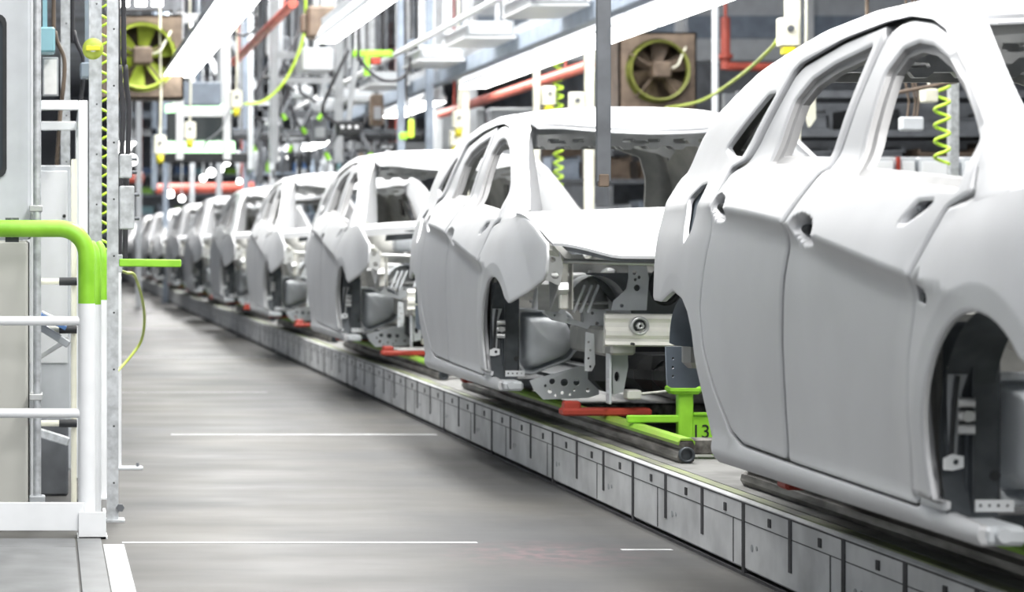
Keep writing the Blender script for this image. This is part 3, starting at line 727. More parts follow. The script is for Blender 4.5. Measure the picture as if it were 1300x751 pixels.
for i in range(NCAR):
    c = SK if i == 0 else copy_tree(SK)
    c.location = (XC, AX0+PITCH*i-.02, KZ)
    nmn = ['nearest car body at the right', 'second car body, carrying the number 13 plate', 'third car body', 'fourth car body', 'fifth car body', 'sixth car body', 'seventh car body', 'eighth car body', 'ninth car body', 'tenth car body', 'eleventh car body', 'last car body of the row'][i]
    if i == 1: SK13 = c
    tag(c, 'worn green and black conveyor skid under the '+nmn, 'skid', 'skids on the conveyor line')
# the green bracket with the number at the front of the second skid
m = MB().box(-.095, -.035, 0, .05, 0, .255, b=.006); m.box(-.135, -.005, -.03, .08, .252, .292, b=.014); m.box(-.30, -.09, .01, .04, .135, .165, b=.004)
ST = m.build('number_bracket', 'green', SK13); ST['label'] = 'bright green upright bracket'
ST.location = (2.66-XC, 9.5-(AX0+PITCH-.02), .215-KZ)
m = MB().box(-.052, .24, .01, .03, .015, .175, b=.004); m.box(-.052, .24, -.004, .03, .0, .02, b=.003); m.box(-.035, .24, .0, .012, .165, .178, b=.003); pl = m.build('number_plate', 'green', ST)
cu = bpy.data.curves.new('n', 'FONT'); cu.body = '13'; cu.size = .078; cu.extrude = .0012; cu.align_x = 'CENTER'
to = bpy.data.objects.new('n', cu); COL.objects.link(to); bpy.context.view_layer.update()
me = bpy.data.meshes.new_from_object(to.evaluated_get(bpy.context.evaluated_depsgraph_get())); bpy.data.objects.remove(to)
num = bpy.data.objects.new('number_mark', me); COL.objects.link(num); num.parent = ST; me.materials.clear(); me.materials.append(MT['ink'])
num.rotation_euler = (math.pi/2, 0, 0); num.location = (-.004, .0085, .074); num['label'] = 'black number 13'
# ================================================================ guarded station at the left
def pt(px, py, Y): return at(px, py, Y)
G = thing('guard_rail', 'low tubular guard rail at left edge, bright green top bend and white post', 'guard rail', (.145, 8.6, 0))
def gp(mb, n, m, lab=None, par=None, root=G):
    o = mb.build(n, m, par or root)
    if not par: o.location = -Vector(root.location)
    if lab: o['label'] = lab
    return o
Y = 8.6; zt = 1.133; bend = [(.145-.10+.10*math.sin(a), Y, zt-.10+.10*math.cos(a)) for a in np.linspace(0, math.pi/2, 10)]
gp(MB().tube([(-.9, Y, zt)]+bend+[(.145, Y, .858)], .032, 18), 'top_rail', 'green', 'bright green bent top rail')
gp(MB().tube([(.145, Y, .858), (.145, Y, .0)], .0318, 18), 'post', 'white', 'white post')
for z in (.794, .455): gp(MB().tube([(-.9, Y, z), (.145, Y, z)], .0175, 14), 'mid_rail', 'white', 'white mid rail')
gp(MB().box(-.9, .135, Y-.045, Y-.033, .028, .132, b=.002), 'toe_board', 'white')
m = MB().box(.115, .215, Y-.06, Y-.05, 0, .098); m.box(.205, .215, Y-.05, Y+.07, 0, .098); m.box(.115, .215, Y+.06, Y+.07, 0, .07); m.box(.11, .22, Y-.06, Y+.07, 0, .008)
gp(m, 'base_bracket', 'white')
m = MB().box(-.155, -.105, Y+.034, Y+.042, zt-.05, zt+.04); m.tube([(-.13+.0*a, Y+.036*math.sin(a), zt+.036*math.cos(a)) for a in np.linspace(.2, 2.9, 9)], .004, 6)
gp(m, 'clamp', 'dgrey', 'dark clamp plate')
for (px, Yp, lab) in ((121.5, 9.15, 'guard post with green upper half, just right of the green rail bend'), (130.5, 9.9, 'slim guard post with green upper half, between rail bend and grey strut')):
    X = (px-VX)*Yp/F; P_ = thing('guard_post', lab, 'post', (X, Yp, 0))
    MB().tube([(0, 0, 0), (0, 0, .84)], .022, 14).build('lower_post', 'white', P_)
    u = MB().tube([(0, 0, .84), (0, 0, 1.0), (-.006, .01, 1.05), (-.02, .03, 1.075)], .0215, 14).build('upper_post', 'green', P_)
    MB().box(-.04, .04, -.04, .04, 0, .008).build('foot_plate', 'white', P_)
def strut(px, Yp, w, ztop, lab):
    X = (px-VX)*Yp/F; P_ = thing('steel_strut', lab, 'strut', (X, Yp, 0))
    h = w/2; prof = [(-h, -h), (h, -h), (h, h), (h*.45, h), (h*.45, h*.7), (h*.75, h*.7), (h*.75, -h*.75), (-h*.75, -h*.75), (-h*.75, h*.7), (-h*.45, h*.7), (-h*.45, h), (-h, h)]
    MB().prism(prof, lambda u, v, d: (u, v, d), .006, ztop).build('channel', 'galv', P_)
    b = MB().box(-h*1.1, h*2.1, -.05, .05, 0, .008).build('base_plate', 'galv', P_)
    MB().tube([(h*1.3, -h-.004, .055), (h*1.3, -h-.018, .055)], .016, 6).build('bolt', 'dgrey', P_)
    m = MB()
    for z in np.arange(.15, min(ztop, 2.6), .22): m.tube([(h*.2, -h-.0005, z), (h*.2, -h+.004, z)], .004, 8)
    m.build('slot_holes', 'black', P_)
    return P_
S1 = strut(143, 9.1, .044, 6.0, 'galvanised strut channel standing from floor to top, nearest the aisle')
strut(121, 10.3, .056, 6.0, 'galvanised strut channel behind the green rail bend, left of the nearest strut')
strut(83, 11.2, .045, 6.0, 'dark grey strut post beside the teal box, upper left')
for (x0, y0, x1, y1, lab) in ((148.5, 196, 165, 226, 'small square grey switch box, upper of two on the strut'), (148.5, 236, 168, 291, 'taller grey switch box, lower of two on the strut')):
    a = at(x0, y1, 9.1); b = at(x1, y0, 9.1)
    B_ = thing('switch_box', lab, 'switch box', (.2785, 9.1, a.z))
    w, h = b.x-a.x, b.z-a.z
    MB().box(0.001, w, -.03, .03, 0, h, b=.004).build('housing', 'galv', B_)
    for z in (.25*h, .8*h): MB().tube([(w, 0, z), (w+.02, 0, z)], .007, 8).build('bolt', 'dgrey', B_)
a = at(150, 339, 9.15); b = at(228, 327, 9.15)
AR = thing('swing_arm', 'flat bright green arm sticking out from the grey strut over the aisle', 'arm', (a.x+.005, 9.15, a.z))
MB().beam((0, 0, .018), (b.x-a.x, -.02, .015), .05, .030).build('arm_bar', 'green', AR)
MB().box(-.012, .012, -.02, .02, -.02, .05, b=.003).build('arm_bracket', 'galv', AR)
def curve(pts, n=8):
    P = [Vector(p) for p in pts]; out = []
    for i in range(len(P)-1):
        p0 = P[max(0, i-1)]; p1 = P[i]; p2 = P[i+1]; p3 = P[min(len(P)-1, i+2)]
        for k in range(n):
            t = k/n; out.append(.5*((2*p1)+(p2-p0)*t+(2*p0-5*p1+4*p2-p3)*t*t+(3*p1-p0-3*p2+p3)*t**3))
    return out+[P[-1]]
def one(mb, name, m, lab, cat, group=None): return tag(mb.build(name, m), lab, cat, group)
one(MB().tube(curve([at(152, 343, 9.15), at(160, 346, 9.3), at(172, 352, 9.8), at(183, 395, 10.6), at(180, 430, 11), at(166, 452, 11), at(150, 470, 10.9), at(146, 476, 10.6)]), .0065, 8), 'air_hose', 'fangreen', 'thin green hose loop hanging below the green arm', 'hose')
WP = thing('white_post', 'slim white post with foot plate on the floor right of the grey strut', 'post', (.342, 11.2, 0))
MB().box(-.012, .012, -.012, .012, .006, 1.02, b=.003).build('tube', 'white', WP)
m = MB().box(-.02, .115, -.04, .04, 0, .012, b=.002); m.build('foot_plate', 'lgrey', WP); MB().tube([(.09, 0, .012), (.09, 0, .03)], .008, 6).build('bolt', 'dgrey', WP)
# machine cabinet at the left edge
CB = thing('machine_cabinet', 'tall beige machine cabinet with dark rounded window at the left edge', 'cabinet', (-.6, 8.95, 0))
MB().box(-.4, .527, 0, .7, .0, 1.09, b=.01).build('lower_body', 'beige', CB)
MB().box(-.4, .535, 0, .7, 1.095, 2.7, b=.01).build('upper_body', 'lgrey', CB)
MB().box(.535, .553, .01, .65, 0, 2.7, b=.003).build('side_flange', 'white', CB)
O = soft([(-.35, 1.33), (.445, 1.33), (.445, 1.955), (-.35, 1.955)], .09); Oi = soft([(-.33, 1.345), (.43, 1.345), (.43, 1.94), (-.33, 1.94)], .09)
m = MB(); sheet(m, O, [Oi], lambda u, v, d: (u, -.012+d, v), th=.014, grid=0, edge=0, rough=False, fd=False); wf = m.build('window_frame', 'black', CB)
m = MB(); sheet(m, Oi, [], lambda u, v, d: (u, -.006+d, v), th=.005, grid=0, edge=0, rough=False, fd=False); m.build('pane', 'glassdark', wf)
CD = thing('conduit', 'grey vertical conduit pipe beside the beige cabinet', 'pipe', (-.038, 8.82, 0))
MB().tube([(0, 0, .13), (0, 0, 2.7)], .0155, 14).build('pipe', 'galv', CD)
for z in (1.21, .5): MB().box(-.03, .02, -.018, .13, z-.012, z+.012, b=.003).build('clamp', 'steel', CD)
MB().box(-.03, .03, -.03, .03, 0, .13, b=.004).build('base', 'grey', CD)
# white tube frame and what stands inside
Yf = 9.85; WF = thing('tube_frame', 'white square tube frame behind the green guard rail', 'frame', (.15, Yf, 0))
MB().box(-.02, .02, -.02, .02, 0, 1.68, b=.003).build('upright', 'white', WF)
MB().box(-.6, -.02, -.02, .02, 1.64, 1.68, b=.003).build('top_rail', 'white', WF)
MB().box(-.6, -.02, .9, .94, 1.60, 1.64, b=.003).build('rear_rail', 'white', WF)
MB().beam((0, .02, 1.655), (0, .92, 1.62), .035, .035).build('side_rail', 'white', WF)
MB().box(-.02, .02, .9, .94, 0, 1.64, b=.003).build('upright', 'white', WF)
CW = thing('control_cabinet', 'light grey control cabinet behind the conduit, with sheet of paper', 'cabinet', (-.01, 10.35, 0))
MB().box(-.25, .115, 0, .35, .08, 1.425, b=.006).build('body', 'lgrey', CW)
MB().box(-.10, .100, -.012, -.001, .55, 1.40, b=.003).build('door', 'white', CW)
MB().box(-.23, .10, .02, .33, 0, .08).build('plinth', 'dgrey', CW)
MB().tube([(.085, -.01, 1.2), (.085, -.022, 1.2)], .008, 8).build('lock', 'black', CW)
one(MB().box(*(lambda a, b: (a.x, b.x, 10.0, 10.16, a.z, b.z))(at(41, 66, 10), at(70, 34, 10)), b=.008).box(-.02, .0, 10.06, 10.08, at(0, 36, 10).z, 5.99), 'terminal_box', 'teal', 'teal terminal box at top left beside the conduit', 'box')
NB = thing('notice_board', 'white notice sheets on a grey board below the teal box', 'notice board', at(64, 122, 10.2))
MB().box(-.035, .035, 0, .02, 0, .17, b=.003).build('board', 'grey', NB); MB().box(-.028, .028, -.004, -.001, .008, .16).build('sheet', 'paper', NB)
one(MB().box(*(lambda a, b: (a.x, b.x, 10.6, 10.75, a.z, b.z))(at(102, 98, 10.6), at(116, 79, 10.6)), b=.006).box(at(108, 0, 10.6).x, at(108, 0, 10.6).x+.02, 10.66, 10.68, at(0, 80, 10.6).z, 5.99), 'terminal_box', 'bluegrey', 'small blue-grey box left of the spiral hose', 'box')
def helix(c, r, z0, z1, turns, rt, n=14):
    N = int(turns*n); return MB().tube([(c[0]+r*math.cos(2*math.pi*i/n), c[1]+r*math.sin(2*math.pi*i/n), z0+(z1-z0)*i/N) for i in range(N+1)], rt, 6)
c = at(132, 0, 10.5); one(helix((c.x, 10.5), .028, .9, 2.75, 22, .006).tube([(c.x, 10.5, 2.74), (c.x, 10.5, 6.0)], .006, 6), 'spiral_hose', 'lime', 'lime spiral air hose hanging between the two left struts', 'hose')
RL = thing('hose_reel', 'yellow-green hose reel hanging at top left between struts', 'reel', at(118, 62, 10.0))
m = MB(); m.lathe([(.015, -.02), (.045, -.02), (.045, -.014), (.032, -.01), (.032, .01), (.045, .014), (.045, .02), (.015, .02)], 20, Matrix.Rotation(math.pi/2, 4, 'X')); m.build('drum', 'fangreen', RL)
MB().box(-.008, .008, -.01, .01, .0, .75).build('hanger', 'galv', RL); MB().tube([(0, 0, .7), (0, 0, 6.0-at(118, 62, 10.0).z)], .006, 6).build('cable', 'galv', RL); MB().box(-.03, .03, -.045, -.03, -.01, .01, b=.002).build('arm', 'yellow', RL)
for i, (dx, lab) in enumerate(((-1, 'thick black cable hanging behind the nearest grey strut'), (6.5, 'second black cable hanging beside the nearest grey strut'))):
    one(MB().tube(curve([*[at(q+dx, w_, 9.7+.05*i)+Vector((0, 0, e)) for q, w_, e in ((150, -60, 3.7), (150, -60, 0), (153, 90, 0), (157, 140, 0), (154, 240, 0), (152, 330, 0))]]), .011, 8), 'cable', 'cable', lab, 'cable')
for i, (px, py, lab) in enumerate(((74, 2, 'brown cable hanging at upper left over the notice sheets'), (98, 40, 'dark cable bundle hanging left of the hose reel'))):
    one(MB().tube(curve([at(px-6, -50, 10.8)+Vector((0, 0, 3.62)), at(px-6, -50, 10.8), at(px-4, 40, 10.8), at(px+8, 80, 10.8), at(px+2, 150, 10.8), at(px-2, 210, 10.8)]), .010, 8), 'cable', 'brown' if i == 0 else 'cable', lab, 'cable')
# pipe rack with documents
PR = thing('pipe_rack', 'cream pipe rack with black joints and sloping document tray behind guard rail', 'rack', (.108, 9.45, 0))
def pz(py): return 1.075+(310-py)*9.45/F
MB().tube([(0, .03, 0), (0, .03, 1.42)], .0115, 12).build('upright', 'cream', PR)
for py in (357, 413+5, 537): 
    r = MB().tube([(-.145, 0, pz(py)), (-.03, 0, pz(py))], .0125, 12).build('cross_pipe', 'cream', PR)
    j = MB().tube([(-.06, 0, pz(py)), (.012, 0, pz(py))], .0165, 12).build('joint', 'black', r); 
t_ = MB().beam((-.145, -.01, pz(412)), (-.02, -.02, pz(437)), .05, .03).build('tray_bar', 'grey', PR)
MB().beam((-.145, -.01, pz(548)), (-.02, -.02, pz(560)), .04, .035).build('lower_bar', 'galv', PR)
MB().beam((-.145, .05, pz(455)), (-.02, .03, pz(430)), .02, .02).build('brace', 'steel', PR)
one(MB().beam((-.035, 9.36, pz(397)), (.075, 9.36, pz(415)), .14, .018), 'document_binder', 'blue', 'navy binder lying on the sloping tray behind the guard rail', 'binder')
one(MB().beam((-.02, 9.36, pz(399)+.014), (.07, 9.36, pz(413)+.014), .12, .006), 'paper_sheet', 'paper', 'white paper sheets lying on the navy binder', 'paper')
one(MB().box(-.3, .09, 10.0, 10.2, 0, .32, b=.01), 'storage_crate', 'dgrey', 'dark grey crate on the floor behind the white toe board', 'crate')
m = MB().box(-.9, .10, 7.0, 8.28, 0, .006, b=.001); m.box(-.9, .10, 8.288, 8.52, 0, .006, b=.001); m.box(.108, .195, 7.0, 8.52, 0, .006, b=.001)
struct('trim_5', m, 'platform')
# ================================================================ overhead and background
PAL = ['blue', 'lgrey', 'grey', 'bluegrey', 'dgrey', 'brown', 'black', 'bluegrey', 'green', 'dgrey', 'teal', 'black', 'cream']
def lamp(x0, x1, y0, y1, z, lab, group, hang=3.18):
    L = thing('light_fixture', lab, 'light fixture', ((x0+x1)/2, y0, z), group)
    w = (x1-x0)/2; n = y1-y0
    m = MB().prism([(-w, 0), (w, 0), (w, .035), (w*.45, .14), (w*.45, .20), (-w*.45, .20), (-w*.45, .14), (-w, .035)], lambda u, v, d: (u, d, v), 0, n)
    m.build('housing', 'lgrey', L)
    MB().box(-w*.94, w*.94, .02, n-.02, -.012, .0, b=.003).build('diffuser', 'lamp', L, )
    for y in (n*.2, n*.8): MB().tube([(0, y, .2), (0, y, hang)], .008, 6).build('hanger', 'galv', L)
for i, (a, b) in enumerate(((14.9, 18.6), (18.7, 22.2), (22.3, 26.0), (28.6, 32.0), (39.5, 43.0), (44.5, 48))):
    lamp(4.56, 4.88, a, b, 2.82, ['nearest bright strip light of the right-hand row', 'second bright strip light of the right-hand row, behind the dark hanging bar', 'third bright strip light of right-hand row, left of the cream post', 'short bright strip light hanging alone left of the cream post', 'small far strip light over the third car body', 'farthest blurred strip light of the right row'][i], 'strip lights of the right row', .25 if i < 4 else 3.18)
for i, (a, b) in enumerate(((12.4, 16.2), (16.3, 20.1), (20.2, 24.3), (40, 44))):
    lamp(1.20, 1.52, a, b, 2.82, ['nearest strip light of the left row at the top', 'second strip light of the left row, at the top edge', 'bright slanting strip light ending right of the left fan', 'far blurred strip light of the left row above the cars'][i], 'strip lights of the left row')
for i, (a, b) in enumerate(((13.2, 16.7), (16.8, 20.4))):
    lamp(2.34, 2.52, a, b, 2.84, ['strip light over the car line at the top edge', 'strip light over the car line, beside green bracket'][i], 'strip lights over the line')
# cable tray and brackets of the right-hand row
TR = thing('cable_tray', 'long blue-grey overhead channel left of the right strip lights', 'cable tray', (4.35, 15.2, 2.84))
MB().box(-.06, .06, 0, 19, 0, .16, b=.01).build('lower_channel', 'bluegrey', TR)
for y in (1, 7, 13, 18.5): MB().box(-.02, .02, y, y+.04, .16, 3.16).build('hanger', 'galv', TR)
LD = thing('cable_ladder', 'long grey cable ladder directly above the right strip lights', 'cable ladder', (4.72, 15.0, 3.08))
MB().box(-.2, -.16, 0, 20, 0, .10, b=.008).build('side_rail', 'grey', LD); MB().box(.16, .2, 0, 20, 0, .10, b=.008).build('side_rail', 'grey', LD)
for i in range(26): MB().box(-.16, .16, .3+.76*i, .36+.76*i, .01, .04).build('rung', 'galv', LD)
for y in (2, 10, 18): MB().box(-.19, -.17, y, y+.04, .10, 2.92).build('hanger', 'galv', LD)
one(MB().tube([(3.76, 14, 3.12), (3.76, 36, 3.12)], .03, 10).tube([(3.76, 20, 3.12), (3.76, 20, 6)], .015, 8).tube([(3.76, 34, 3.12), (3.76, 34, 6)], .015, 8), 'overhead_rail', 'white', 'white overhead rail left of the cable tray', 'rail')
for i, (Yb, lab) in enumerate(((18.4, 'largest grey overhead bracket box left of the dark bar'), (21.3, 'second grey overhead bracket box above the third strip light'), (23.9, 'third grey overhead bracket box with pale end plate'), (27.5, 'fourth, small grey overhead bracket box above the short lamp'), (30.5, 'smallest grey overhead bracket box above the short lamp'))):
    B_ = thing('bracket_box', lab, 'bracket', (4.03, Yb, 2.95))
    MB().prism([(-.22, .02), (.22, .02), (.22, .16), (-.16, .16), (-.22, .12)], lambda u, v, d: (u, d, v), 0, 1.1).build('body', 'grey', B_)
    MB().box(-.19, .19, -.015, 0, .035, .145, b=.004).build('end_plate', 'lgrey', B_)
    MB().box(-.24, .24, 0, 1.1, 0, .02).build('base_plate', 'white', B_)
    for x in (-.15, .15): MB().box(x-.02, x+.02, .4, .44, .16, 3.05).build('hanger', 'galv', B_)
# cream posts with control boxes
for i, (px, Yp, w, lab, bx, by) in enumerate(((590, 26.2, .085, 'cream post below left end of the right strip lights', -13, 176), (748, 20.1, .075, 'cream post just left of the dark hanging bar', -18, 131), (681, 22.4, .06, 'slim cream post between fan and dark hanging bar', 14, 122), (1006, 14.75, .085, 'cream post with switch box above the nearest car roof', -9, 42))):
    X = (px-VX)*Yp/F; P_ = thing('support_post', lab, 'post', (X, Yp, 0))
    MB().box(-w/2, w/2, -w/2, w/2, 0, 2.80 if i != 3 else 6.0, b=.008).build('column', 'cream', P_)
    MB().box(-w, w, -w, w, 0, .015).build('foot_plate', 'grey', P_)
    c = at(px+bx, by, Yp)-Vector((X, Yp, 0)); q = MB().box(c.x-.06, c.x+.06, -.10, 0, c.z-.09, c.z+.09, b=.008).build('control_box', 'cream', P_)
    MB().tube([(c.x, -.10, c.z+.02), (c.x, -.12, c.z+.02)], .02, 10).build('button', 'dgrey', q); MB().box(c.x-.04, c.x+.04, -.09, -.02, c.z-.14, c.z-.09, b=.006).build('lower_cap', 'yellow', q)
def fan(c, w, ring, box, lab, blade):
    R = w*.42; Fn = thing('wall_fan', lab, 'fan', c)
    O = [Vector(p) for p in ((-w/2, -w/2), (w/2, -w/2), (w/2, w/2), (-w/2, w/2))]
    m = MB(); sheet(m, resample([tuple(p) for p in O], .06), [circ(0, 0, R, 32)], lambda u, v, d: (u, d, v), th=.04, grid=0, edge=0, rough=False, fd=False)
    m.box(-w/2, -w/2+.02, 0, .45, -w/2, w/2); m.box(w/2-.02, w/2, 0, .45, -w/2, w/2); m.box(-w/2, w/2, 0, .45, w/2-.02, w/2); m.box(-w/2, w/2, 0, .45, -w/2, -w/2+.02); m.box(-w/2+.02, w/2-.02, .43, .45, -w/2+.02, w/2-.02)
    m.build('housing', box, Fn)
    m = MB().lathe([(R+.035, -.015), (R+.02, -.05), (R-.02, -.05), (R-.045, -.01), (R-.05, .12), (R-.03, .12)], 36, Matrix.Rotation(math.pi/2, 4, 'X')); m.build('ring', ring, Fn)
    for k in range(6):
        a = k*math.pi/3+.35; m = MB(); vs = []
        for r, h in ((.10, .5), (.5, .36), (.92, .30)):
            for e in (-1, -.3, .4, 1): b = a+e*h; vs.append((R*r*math.cos(b), .10+.05*e*(1.2-r), R*r*math.sin(b)))
        m.add(vs, [(i*4+j, i*4+j+1, (i+1)*4+j+1, (i+1)*4+j) for i in range(2) for j in range(3)], True); m.add([(x, y+.008, z) for x, y, z in vs], [(i*4+j, (i+1)*4+j, (i+1)*4+j+1, i*4+j+1) for i in range(2) for j in range(3)], True)
        m.build('blade', blade, Fn)
    m = MB().box(-.10, .10, -.22, .02, -.09, .09, b=.02); mo = m.build('motor', 'brown', Fn)
    for a in (.5, 2.6, 4.0, 5.4):
        MB().beam((.08*math.cos(a), -.03, .08*math.sin(a)), ((R+.02)*math.cos(a), -.03, (R+.02)*math.sin(a)), .035, .02).build('stay', 'brown', Fn)
    MB().tube(curve([(.1, -.12, .02), (.18, -.14, .05), (.24, -.10, .16), (.30, -.05, .26)]), .010, 8).build('cable', 'cream', Fn)
    for z in (w/2,):
        for x in (-w*.4, w*.4): MB().box(x-.02, x+.02, .1, .14, z, 6.0-c.z).build('hanger', 'dgrey', Fn)
    return Fn
fan(at(180, 72, 24), .86, 'fangreen', 'brown', 'square cased fan with yellow-green ring at upper left', 'fangreen')
fan(at(835, 90, 26), .86, 'olive', 'brown', 'dark brown square cased fan right of the hanging bar', 'brown')
VT = thing('vent_panel', 'dark panel with small lit openings above the left fan', 'panel', at(185, 14, 24.3))
MB().box(-.42, .38, 0, .1, 0, .32, b=.01).build('panel', 'dgrey', VT)
for x in (-.23, -.05, .12): MB().box(x-.055, x+.055, -.012, 0, .05, .14, b=.004).build('lit_opening', 'lamp', VT)
# dark bar hanging over the line in front of the second body
HB = thing('hanging_bar', 'dark flat steel bar hanging in front of the second car roof', 'bar', (2.163, 9.1, 1.318))
MB().box(-.0275, .0275, -.012, .012, 0, 1.95, b=.003).build('bar', 'dgrey', HB); MB().box(-.02, .02, -.016, .016, -.02, .03, b=.004).build('tip', 'brown', HB)
one(MB().box(1.9, 2.4, 9.0, 9.2, 3.268, 3.42, b=.01).box(1.95, 2.0, 9.05, 9.1, 3.4, 6.0).box(2.3, 2.35, 9.05, 9.1, 3.4, 6.0), 'overhead_beam', 'grey', 'grey overhead beam carrying the dark hanging bar', 'beam')
# pipes
def pipe(p, q, r, m, lab):
    p, q = Vector(p), Vector(q); M_ = MB().tube([p, q], r, 12)
    for t in (.12, .88):
        c = p.lerp(q, t); M_.tube([c, (c.x, c.y, 5.99)], .012, 6)
    one(M_, 'pipe', m, lab, 'pipe')
pipe(at(296, 80, 29.5), at(372, 4, 22.4), .05, 'redpipe', 'red pipe slanting up at the top, right of the left strip light')
pipe((4.98, 29.6, 2.72), (4.98, 21.5, 2.72), .055, 'redpipe', 'long red pipe below the right strip lights')
m = MB(); m.tube([at(921, 22, 27.5), at(921, 88, 27.5)], .055, 12); m.tube([at(921, 22, 27.5), (at(921, 22, 27.5).x, 27.5, 5.99)], .02, 8); m.tube([at(921, 84, 27.5), at(1100, 88, 27.5)], .05, 12); m.lathe([(.056, -.03), (.085, -.03), (.085, .03), (.056, .03)], 16, Matrix.Translation(at(921, 72, 27.5)))
one(m, 'pipe', 'redpipe', 'red standpipe with elbow right of the brown fan', 'pipe')
pipe(at(198, 240, 47), at(322, 238, 47), .11, 'redpipe', 'thick red pipe crossing behind the far car bodies')
pipe(at(318, 238, 52), at(520, 233, 52), .10, 'redpipe', 'red pipe behind the fourth car roof, right-hand piece')
pipe(at(161, 226, 52), at(182, 226, 52), .12, 'redpipe', 'short red pipe end beside the grey switch boxes')
pipe(at(507, 180, 36), at(507, 60, 36), .07, 'redpipe', 'upright dark red pipe left of the short strip light')
# yellow cable from the cream post to the right fan
one(MB().tube(curve([at(988, 48, 14.8), at(978, 62, 15), at(940, 96, 17), at(890, 128, 21), at(845, 137, 25.5)]), .013, 8), 'cable', 'fangreen', 'yellow-green cable sagging from the cream post across the brown fan', 'cable')
# spiral hoses on the right
for (px, Yp, y0, y1, lab) in ((709, 24.5, 66, 235, 'lime spiral hose seen above and through the second car body'), (1196, 14.9, 108, 208, 'lime spiral hose seen through the nearest car window')):
    a = at(px, y1, Yp); b = at(px, y0, Yp); o = helix((a.x, Yp), .045, a.z, b.z, 15 if px < 800 else 5, .011).tube([(a.x, Yp, b.z), (a.x, Yp, 6)], .008, 6); one(o, 'spiral_hose', 'lime', lab, 'hose')
GP = thing('grey_pole', 'grey pole with green connector seen through the nearest car window', 'pole', (at(1210, 0, 15.2).x, 15.2, 0))
MB().box(-.03, .03, -.03, .03, 0, 2.9, b=.005).build('pole', 'galv', GP); MB().box(-.04, .04, -.05, -.03, 1.43, 1.50, b=.006).build('connector', 'green', GP); MB().box(-.08, .08, -.08, .08, 0, .012).build('foot', 'galv', GP)
VB = thing('valve_box', 'pale hanging valve box on cables inside the view of the nearest window', 'valve box', at(1158, 166, 14.4))
MB().box(-.075, .06, -.04, .04, 0, .085, b=.01).build('box', 'lgrey', VB)
for x in (-.03, .01, .03): MB().tube([(x, 0, .085), (x+.01, .0, .18), (x-.01, 0, .30), (x, 0, 6-VB.location.z)], .007, 6).build('cable', 'brown', VB)
one(MB().box(*(lambda a, b: (a.x, b.x, 14.6, 14.7, a.z, b.z))(at(1174, 130, 14.6), at(1192, 112, 14.6)), b=.01).tube([(at(1183, 0, 14.6).x, 14.65, at(0, 112, 14.6).z), (at(1183, 0, 14.6).x, 14.65, 6)], .008, 6), 'terminal_box', 'cream', 'cream terminal box beside the lime spiral hose', 'box')
pipe(at(1085, 128, 14.2), at(1215, 103, 14.2), .012, 'brown', 'thin brown air pipe seen through the nearest windows')
one(MB().prism([(-.045, .30), (.05, .34), (.06, 0), (.02, -.06), (-.03, .12)], lambda u, v, d: (at(1025, 150, 16).x+u, 16+d, at(1025, 150, 16).z+v), 0, .05).tube([(at(1025, 0, 16).x, 16.02, at(1025, 150, 16).z+.3), (at(1025, 0, 16).x, 16.02, 6)], .01, 6), 'hanging_tool', 'cream', 'cream hanging tool seen through the rear door window', 'tool')
# cabinets at the right seen through the windows
for i, (x0, x1, lab) in enumerate(((1036, 1084, 'pale cabinet behind the pillar between the nearest side windows'), (1086, 1136, 'white cabinet at left in the nearest front window'), (1142, 1163, 'narrow white cabinet right of the red strip'), (1167, 1216, 'white cabinet behind the grey pole'), (1222, 1290, 'white cabinet hidden behind the windscreen pillar'))):
    Yc = 16.; a = at(x0, 235, Yc); b = at(x1, 199, Yc)
    C_ = thing('tool_cabinet', lab, 'cabinet', (a.x, Yc, 0)); w = b.x-a.x; h = b.z
    MB().box(0, w, 0, .5, .06, h, b=.008).build('body', 'lgrey', C_); MB().box(.015, w-.015, -.015, 0, .10, h-.03, b=.004).build('door', 'white', C_); MB().box(.01, w-.01, .02, .48, 0, .06).build('plinth', 'dgrey', C_)
one(MB().box(*(lambda a, b: (a.x, b.x, 15.97, 16.0, 0.0, b.z))(at(1137, 235, 16), at(1141, 199, 16))), 'red_strip', 'red', 'thin red upright strip between two white cabinets', 'strip')
def rack(c, w, d, h, shelves, m, lab):
    R_ = thing('storage_rack', lab, 'rack', c)
    for x in (0, w):
        for y in (0, d): MB().box(x-.03, x+.03, y-.03, y+.03, 0, h, b=.004).build('upright', m, R_)
    for z in shelves: MB().box(-.02, w+.02, -.02, d+.02, z-.06, z).build('shelf', m, R_)
    return R_
ORD = ['first', 'second', 'third', 'fourth', 'fifth', 'sixth', 'seventh', 'eighth', 'ninth', 'tenth', 'eleventh', 'twelfth', 'thirteenth', 'fourteenth', 'fifteenth', 'sixteenth', 'seventeenth', 'eighteenth', 'nineteenth', 'twentieth']
CN = {'blue': 'blue', 'lgrey': 'pale grey', 'grey': 'grey', 'white': 'white', 'green': 'green', 'dgrey': 'dark grey', 'orange': 'orange', 'teal': 'teal', 'bluegrey': 'blue-grey', 'brown': 'brown', 'cream': 'cream', 'black': 'black'}
def bins(c, w, z, n, d, hmin, hmax, where, pal=PAL, group='parts bins on the racks'):
    w = w-.12; st = w/n
    for i in range(n):
        k = random.choice(pal); bw = st*random.uniform(.6, .92); h = random.uniform(hmin, hmax)
        o = MB(); bx = bw/2
        d_ = d
        o.box(-bx, bx, 0, d*.8, 0, h*.12); o.box(-bx, -bx+.02, 0, d*.8, h*.1, h); o.box(bx-.02, bx, 0, d*.8, h*.1, h); o.box(-bx, bx, d*.8-.02, d*.8, h*.1, h); o.box(-bx, bx, 0, .02, h*.1, h*.8); o.box(-bx-.01, bx+.01, -.012, 0, h*.72, h*.82)
        b = o.build('parts_bin', k); b.location = (c[0]+.06+st*(i+.5), c[1]+.05, c[2]+z+.003)
        tag(b, f'{CN[k]} parts bin, {ORD[i]} from the left {where}', 'bin', group)
